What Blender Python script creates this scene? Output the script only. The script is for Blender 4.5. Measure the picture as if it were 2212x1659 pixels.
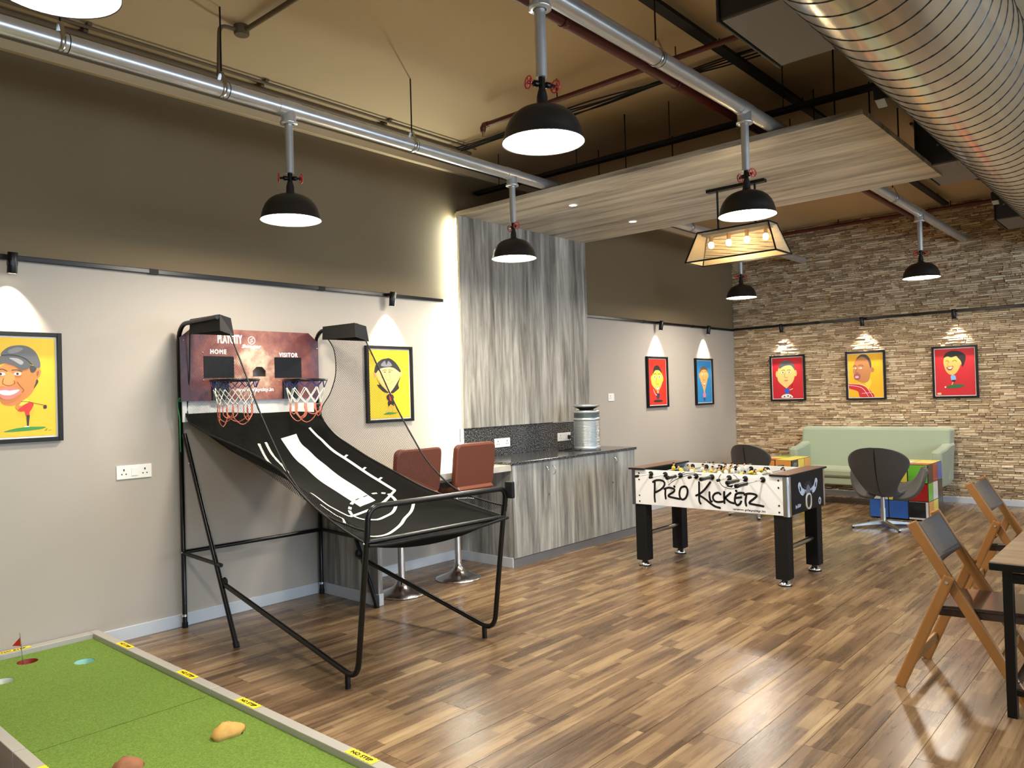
import bpy, math, random
from mathutils import Vector, Matrix

for _o in list(bpy.data.objects):
    bpy.data.objects.remove(_o, do_unlink=True)
random.seed(7)
SC = bpy.context.scene
COL = SC.collection
PI = math.pi

# ------------------------------------------------------------------ camera
_yaw, _pit, _rol = (math.radians(a) for a in (41.567277, 0.822888, 1.607967))
_f = Vector((math.cos(_yaw) * math.cos(_pit), math.sin(_yaw) * math.cos(_pit), math.sin(_pit)))
_r = Vector((math.sin(_yaw), -math.cos(_yaw), 0.0))
_d = _f.cross(_r)
_right = _r * math.cos(_rol) + _d * math.sin(_rol)
_down = -_r * math.sin(_rol) + _d * math.cos(_rol)
_cam = bpy.data.cameras.new('camera')
_cam.sensor_fit = 'HORIZONTAL'
_cam.sensor_width = 36.0
_cam.lens = 1664.86 / 2212 * 36.0
_cam.clip_start = 0.05
_cam.clip_end = 60
CAM = bpy.data.objects.new('camera', _cam)
COL.objects.link(CAM)
_m = Matrix.Identity(4)
for _i in range(3):
    _m[_i][0] = _right[_i]
    _m[_i][1] = -_down[_i]
    _m[_i][2] = -_f[_i]
_m[0][3], _m[1][3], _m[2][3] = 0.0, 0.0, 1.5
CAM.matrix_world = _m
SC.camera = CAM

# ------------------------------------------------------------------ sky, daylight, exposure
W_ = bpy.data.worlds.new('daylight')
SC.world = W_
W_.use_nodes = True
_bg = W_.node_tree.nodes['Background']
_bg.inputs[0].default_value = (0.70, 0.85, 1.0, 1)
_bg.inputs[1].default_value = 9.5
SC.view_settings.view_transform = 'Standard'
SC.view_settings.look = 'None'
SC.view_settings.gamma = 1.0
SC.view_settings.use_curve_mapping = False
SC.view_settings.exposure = 0.3
SC.cycles.use_denoising = True
SC.cycles.max_bounces = 7
SC.cycles.diffuse_bounces = 4
SC.cycles.glossy_bounces = 3
SC.cycles.transparent_max_bounces = 12
SC.cycles.caustics_reflective = False
SC.cycles.caustics_refractive = False
SC.cycles.sample_clamp_indirect = 6.0
PENDANT_W = 36.0
TRACK_W = 60.0
WINDOWS = [(-2.6, 0.2), (0.7, 3.5), (4.0, 6.8), (7.3, 10.1)]       # x ranges in the right wall
WIN_Z = (0.75, 2.75)
YR = -4.6
for _x0, _x1 in WINDOWS:                                          # sky light guided in through the window openings
    _l = bpy.data.lights.new('window_portal', 'AREA')
    _l.shape = 'RECTANGLE'
    _l.size, _l.size_y = _x1 - _x0, WIN_Z[1] - WIN_Z[0]
    _l.cycles.is_portal = True
    _o = bpy.data.objects.new('window_portal', _l)
    COL.objects.link(_o)
    _o.location = ((_x0 + _x1) / 2, YR - 0.12, sum(WIN_Z) / 2)
    _o.rotation_euler = (PI / 2, 0, 0)

# room constants
W = 5.176      # left wall plane y
S = 10.903     # stone wall plane x
HC = 3.75      # ceiling
XN = -3.2      # near wall


# ------------------------------------------------------------------ materials
def lin(c):
    return tuple(((v / 255) / 12.92 if v / 255 <= 0.04045 else ((v / 255 + 0.055) / 1.055) ** 2.4) for v in c) + (1.0,)


MATS = {}


def mat(name, rgb, rough=0.5, metal=0.0, coat=0.0, noise=None, bump=None, emit=0.0, spec=0.5, sheen=0.0):
    """plain or softly mottled surface; noise=(scale xyz, amount), bump=(scale xyz, strength)"""
    if name in MATS:
        return MATS[name]
    m = bpy.data.materials.new(name)
    m.use_nodes = True
    nt = m.node_tree
    b = nt.nodes['Principled BSDF']
    c = lin(rgb)
    b.inputs['Base Color'].default_value = c
    b.inputs['Roughness'].default_value = rough
    b.inputs['Metallic'].default_value = metal
    b.inputs['Coat Weight'].default_value = coat
    b.inputs['Coat Roughness'].default_value = 0.12
    b.inputs['Specular IOR Level'].default_value = spec
    b.inputs['Sheen Weight'].default_value = sheen
    if emit:
        b.inputs['Emission Color'].default_value = c
        b.inputs['Emission Strength'].default_value = emit
    if noise or bump:
        tc = nt.nodes.new('ShaderNodeTexCoord')
    if noise:
        mp = nt.nodes.new('ShaderNodeMapping')
        mp.inputs['Scale'].default_value = noise[0]
        n = nt.nodes.new('ShaderNodeTexNoise')
        n.inputs['Scale'].default_value = 1.0
        n.inputs['Detail'].default_value = 4
        mx = nt.nodes.new('ShaderNodeMix')
        mx.data_type = 'RGBA'
        a = noise[1]
        mx.inputs[6].default_value = tuple(v * (1 - a) for v in c[:3]) + (1,)
        mx.inputs[7].default_value = tuple(min(1, v * (1 + a)) for v in c[:3]) + (1,)
        nt.links.new(tc.outputs['Object'], mp.inputs[0])
        nt.links.new(mp.outputs[0], n.inputs['Vector'])
        nt.links.new(n.outputs['Fac'], mx.inputs[0])
        nt.links.new(mx.outputs[2], b.inputs['Base Color'])
    if bump:
        mp2 = nt.nodes.new('ShaderNodeMapping')
        mp2.inputs['Scale'].default_value = bump[0]
        n2 = nt.nodes.new('ShaderNodeTexNoise')
        n2.inputs['Scale'].default_value = 1.0
        n2.inputs['Detail'].default_value = 3
        bp = nt.nodes.new('ShaderNodeBump')
        bp.inputs['Strength'].default_value = bump[1]
        bp.inputs['Distance'].default_value = 0.01
        nt.links.new(tc.outputs['Object'], mp2.inputs[0])
        nt.links.new(mp2.outputs[0], n2.inputs['Vector'])
        nt.links.new(n2.outputs['Fac'], bp.inputs['Height'])
        nt.links.new(bp.outputs[0], b.inputs['Normal'])
    MATS[name] = m
    return m


def _ramp(nt, stops):
    r = nt.nodes.new('ShaderNodeValToRGB')
    e = r.color_ramp.elements
    while len(e) < len(stops):
        e.new(0.5)
    for i, (p, c) in enumerate(stops):
        e[i].position = p
        e[i].color = lin(c)
    return r


def laminate(name, scale, stops, rough=0.45):
    """weathered grey wood print: stretched noise streaks"""
    m = bpy.data.materials.new(name)
    m.use_nodes = True
    nt = m.node_tree
    b = nt.nodes['Principled BSDF']
    tc = nt.nodes.new('ShaderNodeTexCoord')
    mp = nt.nodes.new('ShaderNodeMapping')
    mp.inputs['Scale'].default_value = scale
    n = nt.nodes.new('ShaderNodeTexNoise')
    n.inputs['Scale'].default_value = 1.0
    n.inputs['Detail'].default_value = 10
    n.inputs['Roughness'].default_value = 0.68
    n.inputs['Distortion'].default_value = 0.6
    r = _ramp(nt, stops)
    nt.links.new(tc.outputs['Object'], mp.inputs[0])
    nt.links.new(mp.outputs[0], n.inputs['Vector'])
    mp2 = nt.nodes.new('ShaderNodeMapping')            # broad cloudy patches under the streaks
    mp2.inputs['Scale'].default_value = tuple(v * 0.3 for v in scale)
    n2 = nt.nodes.new('ShaderNodeTexNoise')
    n2.inputs['Scale'].default_value = 1.0
    n2.inputs['Detail'].default_value = 5
    n2.inputs['Distortion'].default_value = 1.2
    nt.links.new(tc.outputs['Object'], mp2.inputs[0])
    nt.links.new(mp2.outputs[0], n2.inputs['Vector'])
    mixf = nt.nodes.new('ShaderNodeMix')
    mixf.inputs[0].default_value = 0.5
    nt.links.new(n.outputs['Fac'], mixf.inputs[2])
    nt.links.new(n2.outputs['Fac'], mixf.inputs[3])
    nt.links.new(mixf.outputs[0], r.inputs[0])
    nt.links.new(r.outputs[0], b.inputs['Base Color'])
    b.inputs['Roughness'].default_value = rough
    MATS[name] = m
    return m


def net_material(name, rgb, freq, duty, axes):
    """woven or perforated sheet: real holes cut by a fine grid in object space"""
    m = bpy.data.materials.new(name)
    m.use_nodes = True
    nt = m.node_tree
    b = nt.nodes['Principled BSDF']
    b.inputs['Base Color'].default_value = lin(rgb)
    b.inputs['Roughness'].default_value = 0.8
    out = nt.nodes['Material Output']
    tc = nt.nodes.new('ShaderNodeTexCoord')
    facs = []
    for ax in axes:
        d = nt.nodes.new('ShaderNodeVectorMath')
        d.operation = 'DOT_PRODUCT'
        d.inputs[1].default_value = tuple(a * freq for a in ax)
        nt.links.new(tc.outputs['Object'], d.inputs[0])
        f = nt.nodes.new('ShaderNodeMath')
        f.operation = 'FRACT'
        nt.links.new(d.outputs['Value'], f.inputs[0])
        l = nt.nodes.new('ShaderNodeMath')
        l.operation = 'LESS_THAN'
        l.inputs[1].default_value = duty
        nt.links.new(f.outputs[0], l.inputs[0])
        facs.append(l)
    mx = nt.nodes.new('ShaderNodeMath')
    mx.operation = 'MAXIMUM'
    nt.links.new(facs[0].outputs[0], mx.inputs[0])
    nt.links.new(facs[1].outputs[0], mx.inputs[1])
    t = nt.nodes.new('ShaderNodeBsdfTransparent')
    ms = nt.nodes.new('ShaderNodeMixShader')
    nt.links.new(mx.outputs[0], ms.inputs[0])
    nt.links.new(t.outputs[0], ms.inputs[1])
    nt.links.new(b.outputs[0], ms.inputs[2])
    nt.links.new(ms.outputs[0], out.inputs[0])
    MATS[name] = m
    return m


# ------------------------------------------------------------------ mesh helpers
class MB:
    def __init__(s):
        s.v, s.f, s.m, s.s = [], [], [], []

    def add(s, vs, fs, mi=0, smooth=False):
        o = len(s.v)
        s.v.extend(Vector(v) for v in vs)
        for f in fs:
            s.f.append(tuple(i + o for i in f))
            s.m.append(mi)
            s.s.append(smooth)
        return s

    def box(s, x0, x1, y0, y1, z0, z1, mi=0):
        vs = [(x, y, z) for x in (x0, x1) for y in (y0, y1) for z in (z0, z1)]
        return s.add(vs, [(0, 1, 3, 2), (4, 6, 7, 5), (0, 4, 5, 1), (2, 3, 7, 6), (0, 2, 6, 4), (1, 5, 7, 3)], mi)

    def obox(s, c, ax, ay, az, mi=0):
        c, ax, ay, az = Vector(c), Vector(ax), Vector(ay), Vector(az)
        vs = [c + ax * i + ay * j + az * k for i in (-1, 1) for j in (-1, 1) for k in (-1, 1)]
        return s.add(vs, [(0, 1, 3, 2), (4, 6, 7, 5), (0, 4, 5, 1), (2, 3, 7, 6), (0, 2, 6, 4), (1, 5, 7, 3)], mi)

    def bar(s, p0, p1, w, h, side=(0, 0, 1), mi=0):
        """rectangular bar from p0 to p1; w across, h along 'side'"""
        p0, p1 = Vector(p0), Vector(p1)
        d = (p1 - p0)
        a = d.normalized()
        u = Vector(side)
        u = (u - a * u.dot(a)).normalized()
        x = a.cross(u)
        return s.obox((p0 + p1) / 2, d / 2, x * w / 2, u * h / 2, mi)

    def tube(s, pts, r, seg=8, closed=False, mi=0, cap=True):
        pts = [Vector(p) for p in pts]
        n = len(pts)
        rs = r if isinstance(r, (list, tuple)) else [r] * n
        vs, fs = [], []
        prev = None
        for i, p in enumerate(pts):
            if closed:
                t = pts[(i + 1) % n] - pts[i - 1]
            else:
                t = pts[min(i + 1, n - 1)] - pts[max(i - 1, 0)]
            t = t.normalized() if t.length > 1e-9 else Vector((0, 0, 1))
            if prev is None:
                a = Vector((0, 0, 1)) if abs(t.z) < 0.9 else Vector((1, 0, 0))
                u = t.cross(a).normalized()
            else:
                u = prev - t * prev.dot(t)
                u = u.normalized() if u.length > 1e-6 else t.orthogonal().normalized()
            prev = u
            w = t.cross(u)
            for k in range(seg):
                an = 2 * PI * k / seg
                vs.append(p + (u * math.cos(an) + w * math.sin(an)) * rs[i])
        m = n if closed else n - 1
        for i in range(m):
            j = (i + 1) % n
            for k in range(seg):
                l = (k + 1) % seg
                fs.append((i * seg + k, i * seg + l, j * seg + l, j * seg + k))
        s.add(vs, fs, mi, True)
        if cap and not closed:
            s.add(vs[:seg], [tuple(reversed(range(seg)))], mi)
            s.add(vs[-seg:], [tuple(range(seg))], mi)
        return s

    def cyl(s, p0, p1, r0, r1=None, seg=16, mi=0):
        return s.tube([p0, p1], [r0, r0 if r1 is None else r1], seg, mi=mi)

    def lathe(s, prof, seg=24, o=(0, 0, 0), mi=0, axis=(0, 0, 1), smooth=True):
        o = Vector(o)
        z = Vector(axis).normalized()
        x = z.orthogonal().normalized()
        y = z.cross(x)
        vs, fs = [], []
        for r, h in prof:
            for k in range(seg):
                a = 2 * PI * k / seg
                vs.append(o + x * (r * math.cos(a)) + y * (r * math.sin(a)) + z * h)
        for i in range(len(prof) - 1):
            for k in range(seg):
                l = (k + 1) % seg
                fs.append((i * seg + k, i * seg + l, (i + 1) * seg + l, (i + 1) * seg + k))
        return s.add(vs, fs, mi, smooth)

    def disc(s, o, r, axis=(0, 0, 1), seg=24, mi=0):
        o = Vector(o)
        z = Vector(axis).normalized()
        x = z.orthogonal().normalized()
        y = z.cross(x)
        return s.add([o + x * r * math.cos(2 * PI * k / seg) + y * r * math.sin(2 * PI * k / seg) for k in range(seg)],
                     [tuple(range(seg))], mi)

    def sphere(s, c, r, seg=12, rings=8, mi=0):
        c = Vector(c)
        r = Vector(r) if isinstance(r, (tuple, list, Vector)) else Vector((r, r, r))
        prof = [(math.sin(PI * i / rings), -math.cos(PI * i / rings)) for i in range(rings + 1)]
        vs, fs = [], []
        for a, h in prof:
            for k in range(seg):
                an = 2 * PI * k / seg
                vs.append(c + Vector((a * math.cos(an) * r.x, a * math.sin(an) * r.y, h * r.z)))
        for i in range(rings):
            for k in range(seg):
                l = (k + 1) % seg
                fs.append((i * seg + k, i * seg + l, (i + 1) * seg + l, (i + 1) * seg + k))
        return s.add(vs, fs, mi, True)

    def prism(s, poly, vec, mi=0):
        """extrude a planar polygon (3d points) along vec"""
        vec = Vector(vec)
        p = [Vector(q) for q in poly]
        n = len(p)
        vs = p + [q + vec for q in p]
        fs = [tuple(reversed(range(n))), tuple(range(n, 2 * n))]
        fs += [(i, (i + 1) % n, n + (i + 1) % n, n + i) for i in range(n)]
        return s.add(vs, fs, mi)

    def grid(s, fn, nu, nv, mi=0, smooth=True, thick=None):
        vs = [Vector(fn(i / nu, j / nv)) for j in range(nv + 1) for i in range(nu + 1)]
        fs = [(j * (nu + 1) + i, j * (nu + 1) + i + 1, (j + 1) * (nu + 1) + i + 1, (j + 1) * (nu + 1) + i)
              for j in range(nv) for i in range(nu)]
        return s.add(vs, fs, mi, smooth)

    def ribbon(s, pts, w, nrm, mi=0, caps=True):
        """flat stroke of width w along 3d pts on a surface with normal nrm (vector, or one per point)"""
        pts = [Vector(p) for p in pts]
        n = len(pts)
        L = []
        for i, p in enumerate(pts):
            t = (pts[min(i + 1, n - 1)] - pts[max(i - 1, 0)]).normalized()
            nn = Vector(nrm[i]) if isinstance(nrm, list) else Vector(nrm)
            L.append(t.cross(nn).normalized() * (w / 2))
        vs = []
        for p, q in zip(pts, L):
            vs += [p - q, p + q]
        s.add(vs, [(2 * i, 2 * i + 1, 2 * i + 3, 2 * i + 2) for i in range(n - 1)], mi)
        if caps:
            for p in (pts[0], pts[-1]):
                nn = Vector(nrm[0]) if isinstance(nrm, list) else Vector(nrm)
                s.disc(p + nn * 0.0002, w / 2, nn, 10, mi)
        return s

    def poly(s, pts, mi=0):
        return s.add(pts, [tuple(range(len(pts)))], mi)

    def build(s, name, mats, parent=None, bevel=0.0, solid=0.0, subsurf=0, origin=None):
        me = bpy.data.meshes.new(name)
        off = Vector((0, 0, 0))
        if parent is not None:
            p = parent
            while p is not None:
                off += p.location
                p = p.parent
        elif origin is not None:
            off = Vector(origin)
        me.from_pydata([v - off for v in s.v], [], s.f)
        me.polygons.foreach_set('material_index', s.m)
        me.polygons.foreach_set('use_smooth', s.s)
        if not isinstance(mats, (list, tuple)):
            mats = [mats]
        for m in mats:
            me.materials.append(MATS[m] if isinstance(m, str) else m)
        me.update()
        ob = bpy.data.objects.new(name, me)
        COL.objects.link(ob)
        if parent is not None:
            ob.parent = parent
        elif origin is not None:
            ob.location = origin
        if solid:
            md = ob.modifiers.new('solid', 'SOLIDIFY')
            md.thickness = solid
            md.offset = 0
        if subsurf:
            md = ob.modifiers.new('sub', 'SUBSURF')
            md.levels = md.render_levels = subsurf
        if bevel:
            md = ob.modifiers.new('bevel', 'BEVEL')
            md.width = bevel
            md.segments = 2
            md.limit_method = 'ANGLE'
            md.angle_limit = math.radians(50)
        return ob


def tag(o, label=None, cat=None, group=None, kind=None):
    if label:
        o['label'] = label
    if cat:
        o['category'] = cat
    if group:
        o['group'] = group
    if kind:
        o['kind'] = kind
    return o


def thing(name, label, cat, loc=(0, 0, 0), group=None):
    o = bpy.data.objects.new(name, None)
    o.empty_display_size = 0.1
    COL.objects.link(o)
    o.location = loc
    return tag(o, label, cat, group)


def struct(name, mb, mats, **k):
    return tag(mb.build(name, mats, **k), kind='structure')


def copy_tree(o, parent=None, skip=()):
    c = o.copy()
    COL.objects.link(c)
    c.parent = parent
    for ch in o.children:
        copy_tree(ch, c)
    return c


def arcpts(c, r, a0, a1, n, u=(1, 0, 0), v=(0, 0, 1)):
    c, u, v = Vector(c), Vector(u), Vector(v)
    return [c + u * (r * math.cos(a0 + (a1 - a0) * i / n)) + v * (r * math.sin(a0 + (a1 - a0) * i / n)) for i in range(n + 1)]


def fillet(pts, r, n=5):
    """round the inner corners of a 3d polyline"""
    pts = [Vector(p) for p in pts]
    out = [pts[0]]
    for i in range(1, len(pts) - 1):
        a, b, c = pts[i - 1], pts[i], pts[i + 1]
        d0, d1 = (a - b), (c - b)
        rr = min(r, d0.length * 0.49, d1.length * 0.49)
        s, e = b + d0.normalized() * rr, b + d1.normalized() * rr
        for k in range(n + 1):
            t = k / n
            out.append(s * (1 - t) ** 2 + b * 2 * t * (1 - t) + e * t * t)
    out.append(pts[-1])
    return out


def crom(pts, n=6, closed=True):
    """Catmull-Rom through points (any dimension tuples)"""
    m = len(pts)
    out = []
    rng = range(m) if closed else range(m - 1)
    for i in rng:
        if closed:
            p0, p1, p2, p3 = pts[i - 1], pts[i], pts[(i + 1) % m], pts[(i + 2) % m]
        else:
            p0, p1, p2, p3 = pts[max(i - 1, 0)], pts[i], pts[i + 1], pts[min(i + 2, m - 1)]
        for k in range(n):
            t = k / n
            out.append(tuple(0.5 * (2 * b + (c - a) * t + (2 * a - 5 * b + 4 * c - d) * t * t + (3 * b - a - 3 * c + d) * t ** 3)
                             for a, b, c, d in zip(p0, p1, p2, p3)))
    if not closed:
        out.append(tuple(pts[-1]))
    return out


_TXT = {}


def text_geo(s, spacing=1.0, shear=0.0):
    k = (s, spacing, shear)
    if k not in _TXT:
        cu = bpy.data.curves.new('lettering', 'FONT')
        cu.body = s
        cu.space_character = spacing
        cu.shear = shear
        cu.resolution_u = 3
        ob = bpy.data.objects.new('lettering', cu)
        COL.objects.link(ob)
        dg = bpy.context.evaluated_depsgraph_get()
        me = bpy.data.meshes.new_from_object(ob.evaluated_get(dg))
        vs = [tuple(v.co) for v in me.vertices]
        fs = [tuple(p.vertices) for p in me.polygons]
        bpy.data.objects.remove(ob, do_unlink=True)
        bpy.data.meshes.remove(me)
        bpy.data.curves.remove(cu)
        x0, x1 = min(v[0] for v in vs), max(v[0] for v in vs)
        y0, y1 = min(v[1] for v in vs), max(v[1] for v in vs)
        _TXT[k] = ([((v[0] - x0) / (x1 - x0), (v[1] - y0) / (y1 - y0)) for v in vs], fs)
    return _TXT[k]


def lettering(mb, s, o, u, v, mi=0, spacing=1.0, shear=0.0, bold=0.0):
    """text filling the parallelogram o, o+u, o+v; bold repeats it with a tiny shift"""
    o, u, v = Vector(o), Vector(u), Vector(v)
    vs, fs = text_geo(s, spacing, shear)
    n = u.cross(v).normalized()
    for i, (a, b) in enumerate(((0, 0),) if not bold else ((0, 0), (bold, 0), (-bold, 0), (0, bold), (0, -bold))):
        mb.add([o + u * x + v * y + u.normalized() * a + v.normalized() * b + n * 0.00005 * i for x, y in vs], fs, mi)

# ------------------------------------------------------------------ materials of the room
mat('wall_paint', (174, 165, 154), 0.75, bump=((90, 90, 90), 0.03))
mat('wall_brown', (116, 99, 72), 0.8, bump=((70, 70, 70), 0.04))
mat('ceiling_paint', (198, 174, 138), 0.85, noise=((1.2, 1.2, 1.2), 0.06))
mat('base_white', (196, 202, 208), 0.4)
mat('joint', (40, 28, 20), 0.8)
mat('black_metal', (16, 16, 17), 0.35, 0.3)
mat('black_matte', (11, 11, 11), 0.6, spec=0.3)
mat('black_satin', (7, 7, 8), 0.3, spec=0.4)
mat('galv', (214, 215, 215), 0.3, 0.7, noise=((14, 14, 14), 0.12))
mat('galv_dark', (60, 60, 60), 0.45, 0.8)
mat('chrome', (225, 226, 228), 0.18, 1.0)
mat('steel', (190, 190, 188), 0.28, 1.0)
mat('red_pipe', (92, 34, 26), 0.42)
mat('red_gloss', (196, 36, 28), 0.3, coat=0.4)
mat('conduit_brown', (104, 86, 62), 0.7)
mat('plastic_white', (238, 236, 230), 0.35)
mat('glass_window', (235, 245, 250), 0.05)
mat('slot', (30, 28, 28), 0.6)
_LS = [(0.34, (88, 84, 78)), (0.45, (130, 126, 118)), (0.54, (166, 161, 151)), (0.66, (202, 198, 187))]
laminate('laminate_v', (24, 24, 1.7), _LS)
_LS2 = [(0.36, (116, 109, 98)), (0.45, (178, 170, 154)), (0.53, (214, 206, 189)), (0.64, (240, 233, 217))]  # lighter wood print: lamp light on the slab underside is in these colours
laminate('laminate_slab_lit', (13, 1.0, 13), _LS2, 0.38)
_LS3 = [(0.34, (88, 88, 86)), (0.45, (130, 130, 126)), (0.54, (164, 164, 158)), (0.66, (202, 202, 196))]
laminate('laminate_cab', (24, 24, 1.7), _LS3)


def granite_mat():
    m = bpy.data.materials.new('granite')
    m.use_nodes = True
    nt = m.node_tree
    b = nt.nodes['Principled BSDF']
    tc = nt.nodes.new('ShaderNodeTexCoord')
    n = nt.nodes.new('ShaderNodeTexNoise')
    n.inputs['Scale'].default_value = 95
    n.inputs['Detail'].default_value = 3
    r = _ramp(nt, [(0.38, (26, 26, 28)), (0.5, (62, 62, 64)), (0.62, (112, 112, 112)), (0.75, (150, 150, 148))])
    nt.links.new(tc.outputs['Object'], n.inputs['Vector'])
    nt.links.new(n.outputs['Fac'], r.inputs[0])
    nt.links.new(r.outputs[0], b.inputs['Base Color'])
    b.inputs['Roughness'].default_value = 0.14
    MATS['granite'] = m


granite_mat()


def plank_mat():
    """printed oak board: three rows of short staves, streaked grain; every board shifted"""
    m = bpy.data.materials.new('plank_wood')
    m.use_nodes = True
    nt = m.node_tree
    N, L = nt.nodes.new, nt.links.new
    b = nt.nodes['Principled BSDF']
    oi = N('ShaderNodeObjectInfo')
    at = N('ShaderNodeAttribute')
    at.attribute_name = 'shift'
    tc = N('ShaderNodeTexCoord')
    sh = N('ShaderNodeMath')
    sh.operation = 'ADD'
    L(oi.outputs['Random'], sh.inputs[0])
    L(at.outputs['Fac'], sh.inputs[1])
    # shift along x by random*61, along y by whole rows
    mx = N('ShaderNodeMath'); mx.operation = 'MULTIPLY'; mx.inputs[1].default_value = 61.7
    L(sh.outputs[0], mx.inputs[0])
    cb = N('ShaderNodeCombineXYZ')
    L(mx.outputs[0], cb.inputs[0])
    my = N('ShaderNodeMath'); my.operation = 'MULTIPLY'; my.inputs[1].default_value = 83.0
    L(sh.outputs[0], my.inputs[0])
    fl = N('ShaderNodeMath'); fl.operation = 'FLOOR'
    L(my.outputs[0], fl.inputs[0])
    mr = N('ShaderNodeMath'); mr.operation = 'MULTIPLY'; mr.inputs[1].default_value = 0.065 * 2
    L(fl.outputs[0], mr.inputs[0])
    L(mr.outputs[0], cb.inputs[1])
    va = N('ShaderNodeVectorMath'); va.operation = 'ADD'
    L(tc.outputs['Object'], va.inputs[0])
    L(cb.outputs[0], va.inputs[1])
    br = N('ShaderNodeTexBrick')
    br.offset = 0.37
    br.inputs['Color1'].default_value = (0, 0, 0, 1)
    br.inputs['Color2'].default_value = (1, 1, 1, 1)
    br.inputs['Mortar'].default_value = (0.2, 0.2, 0.2, 1)
    br.inputs['Scale'].default_value = 1.0
    br.inputs['Mortar Size'].default_value = 0.0006
    br.inputs['Brick Width'].default_value = 0.46
    br.inputs['Row Height'].default_value = 0.065
    L(va.outputs[0], br.inputs['Vector'])
    g = N('ShaderNodeMapping')
    g.inputs['Scale'].default_value = (1.5, 30, 30)
    L(va.outputs[0], g.inputs[0])
    n = N('ShaderNodeTexNoise')
    n.inputs['Scale'].default_value = 1.0
    n.inputs['Detail'].default_value = 6
    n.inputs['Roughness'].default_value = 0.65
    n.inputs['Distortion'].default_value = 0.7
    L(g.outputs[0], n.inputs['Vector'])
    g2 = N('ShaderNodeMapping')
    g2.inputs['Scale'].default_value = (1.3, 5.5, 5.5)
    L(va.outputs[0], g2.inputs[0])
    n2 = N('ShaderNodeTexNoise')
    n2.inputs['Scale'].default_value = 1.0
    n2.inputs['Detail'].default_value = 3
    L(g2.outputs[0], n2.inputs['Vector'])
    s1 = N('ShaderNodeMath'); s1.operation = 'MULTIPLY'; s1.inputs[1].default_value = 0.26
    L(br.outputs['Color'], s1.inputs[0])
    s2 = N('ShaderNodeMath'); s2.operation = 'MULTIPLY_ADD'; s2.inputs[1].default_value = 0.62
    L(n.outputs['Fac'], s2.inputs[0])
    L(s1.outputs[0], s2.inputs[2])
    s3 = N('ShaderNodeMath'); s3.operation = 'MULTIPLY_ADD'; s3.inputs[1].default_value = 0.5
    L(n2.outputs['Fac'], s3.inputs[0])
    L(s2.outputs[0], s3.inputs[2])
    r = _ramp(nt, [(0.34, (54, 40, 29)), (0.54, (90, 69, 50)), (0.72, (124, 99, 72)), (0.88, (156, 130, 96)), (1.0, (186, 161, 124))])
    L(s3.outputs[0], r.inputs[0])
    L(r.outputs[0], b.inputs['Base Color'])
    rr = N('ShaderNodeMath'); rr.operation = 'MULTIPLY_ADD'
    rr.inputs[1].default_value = 0.16
    rr.inputs[2].default_value = 0.2
    L(n.outputs['Fac'], rr.inputs[0])
    L(rr.outputs[0], b.inputs['Roughness'])
    bp = N('ShaderNodeBump')
    bp.inputs['Strength'].default_value = 0.05
    bp.inputs['Distance'].default_value = 0.004
    L(n.outputs['Fac'], bp.inputs['Height'])
    L(bp.outputs[0], b.inputs['Normal'])
    MATS['plank_wood'] = m


plank_mat()


def stone_mat():
    m = bpy.data.materials.new('ledger_stone')
    m.use_nodes = True
    nt = m.node_tree
    N, L = nt.nodes.new, nt.links.new
    b = nt.nodes['Principled BSDF']
    at = N('ShaderNodeAttribute')
    at.attribute_name = 'shift'
    tc = N('ShaderNodeTexCoord')
    n = N('ShaderNodeTexNoise')
    n.inputs['Scale'].default_value = 38
    n.inputs['Detail'].default_value = 4
    L(tc.outputs['Object'], n.inputs['Vector'])
    s = N('ShaderNodeMath'); s.operation = 'MULTIPLY_ADD'; s.inputs[1].default_value = 0.5
    L(n.outputs['Fac'], s.inputs[0])
    L(at.outputs['Fac'], s.inputs[2])
    r = _ramp(nt, [(0.2, (140, 116, 88)), (0.55, (184, 158, 124)), (0.8, (212, 188, 152)), (1.0, (232, 212, 180))])
    L(s.outputs[0], r.inputs[0])
    L(r.outputs[0], b.inputs['Base Color'])
    b.inputs['Roughness'].default_value = 0.75
    bp = N('ShaderNodeBump')
    bp.inputs['Strength'].default_value = 0.5
    bp.inputs['Distance'].default_value = 0.01
    L(n.outputs['Fac'], bp.inputs['Height'])
    L(bp.outputs[0], b.inputs['Normal'])
    MATS['ledger_stone'] = m


stone_mat()


def set_shift(ob, vals):
    a = ob.data.attributes.new('shift', 'FLOAT', 'POINT')
    a.data.foreach_set('value', vals)


def in_view(p, margin=1.02):
    v = Vector(p) - Vector((0, 0, 1.5))
    z = v.dot(_f)
    if z < 0.3:
        return 0
    x, y = v.dot(_right) / z * 1664.86, v.dot(_down) / z * 1664.86
    return 1 / z if abs(x) < 1106 * margin and abs(y) < 829.5 * margin else 0


# ------------------------------------------------------------------ floor with single boards
floor = struct('floor', MB().box(XN, S + 0.1, YR, W + 0.1, -0.06, -0.004), 'joint')
PLW, PLL = 0.195, 1.22
cells = []
rows = int((W - YR) / PLW) + 1
for r in range(rows):
    y1 = W - r * PLW
    y0 = max(y1 - PLW, YR)
    x = XN - ((r * 0.437) % 1.0) * PLL
    while x < S:
        a, b = max(x, XN), min(x + PLL, S)
        if b - a > 0.03:
            cells.append((a, b, y0, y1))
        x += PLL


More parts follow.
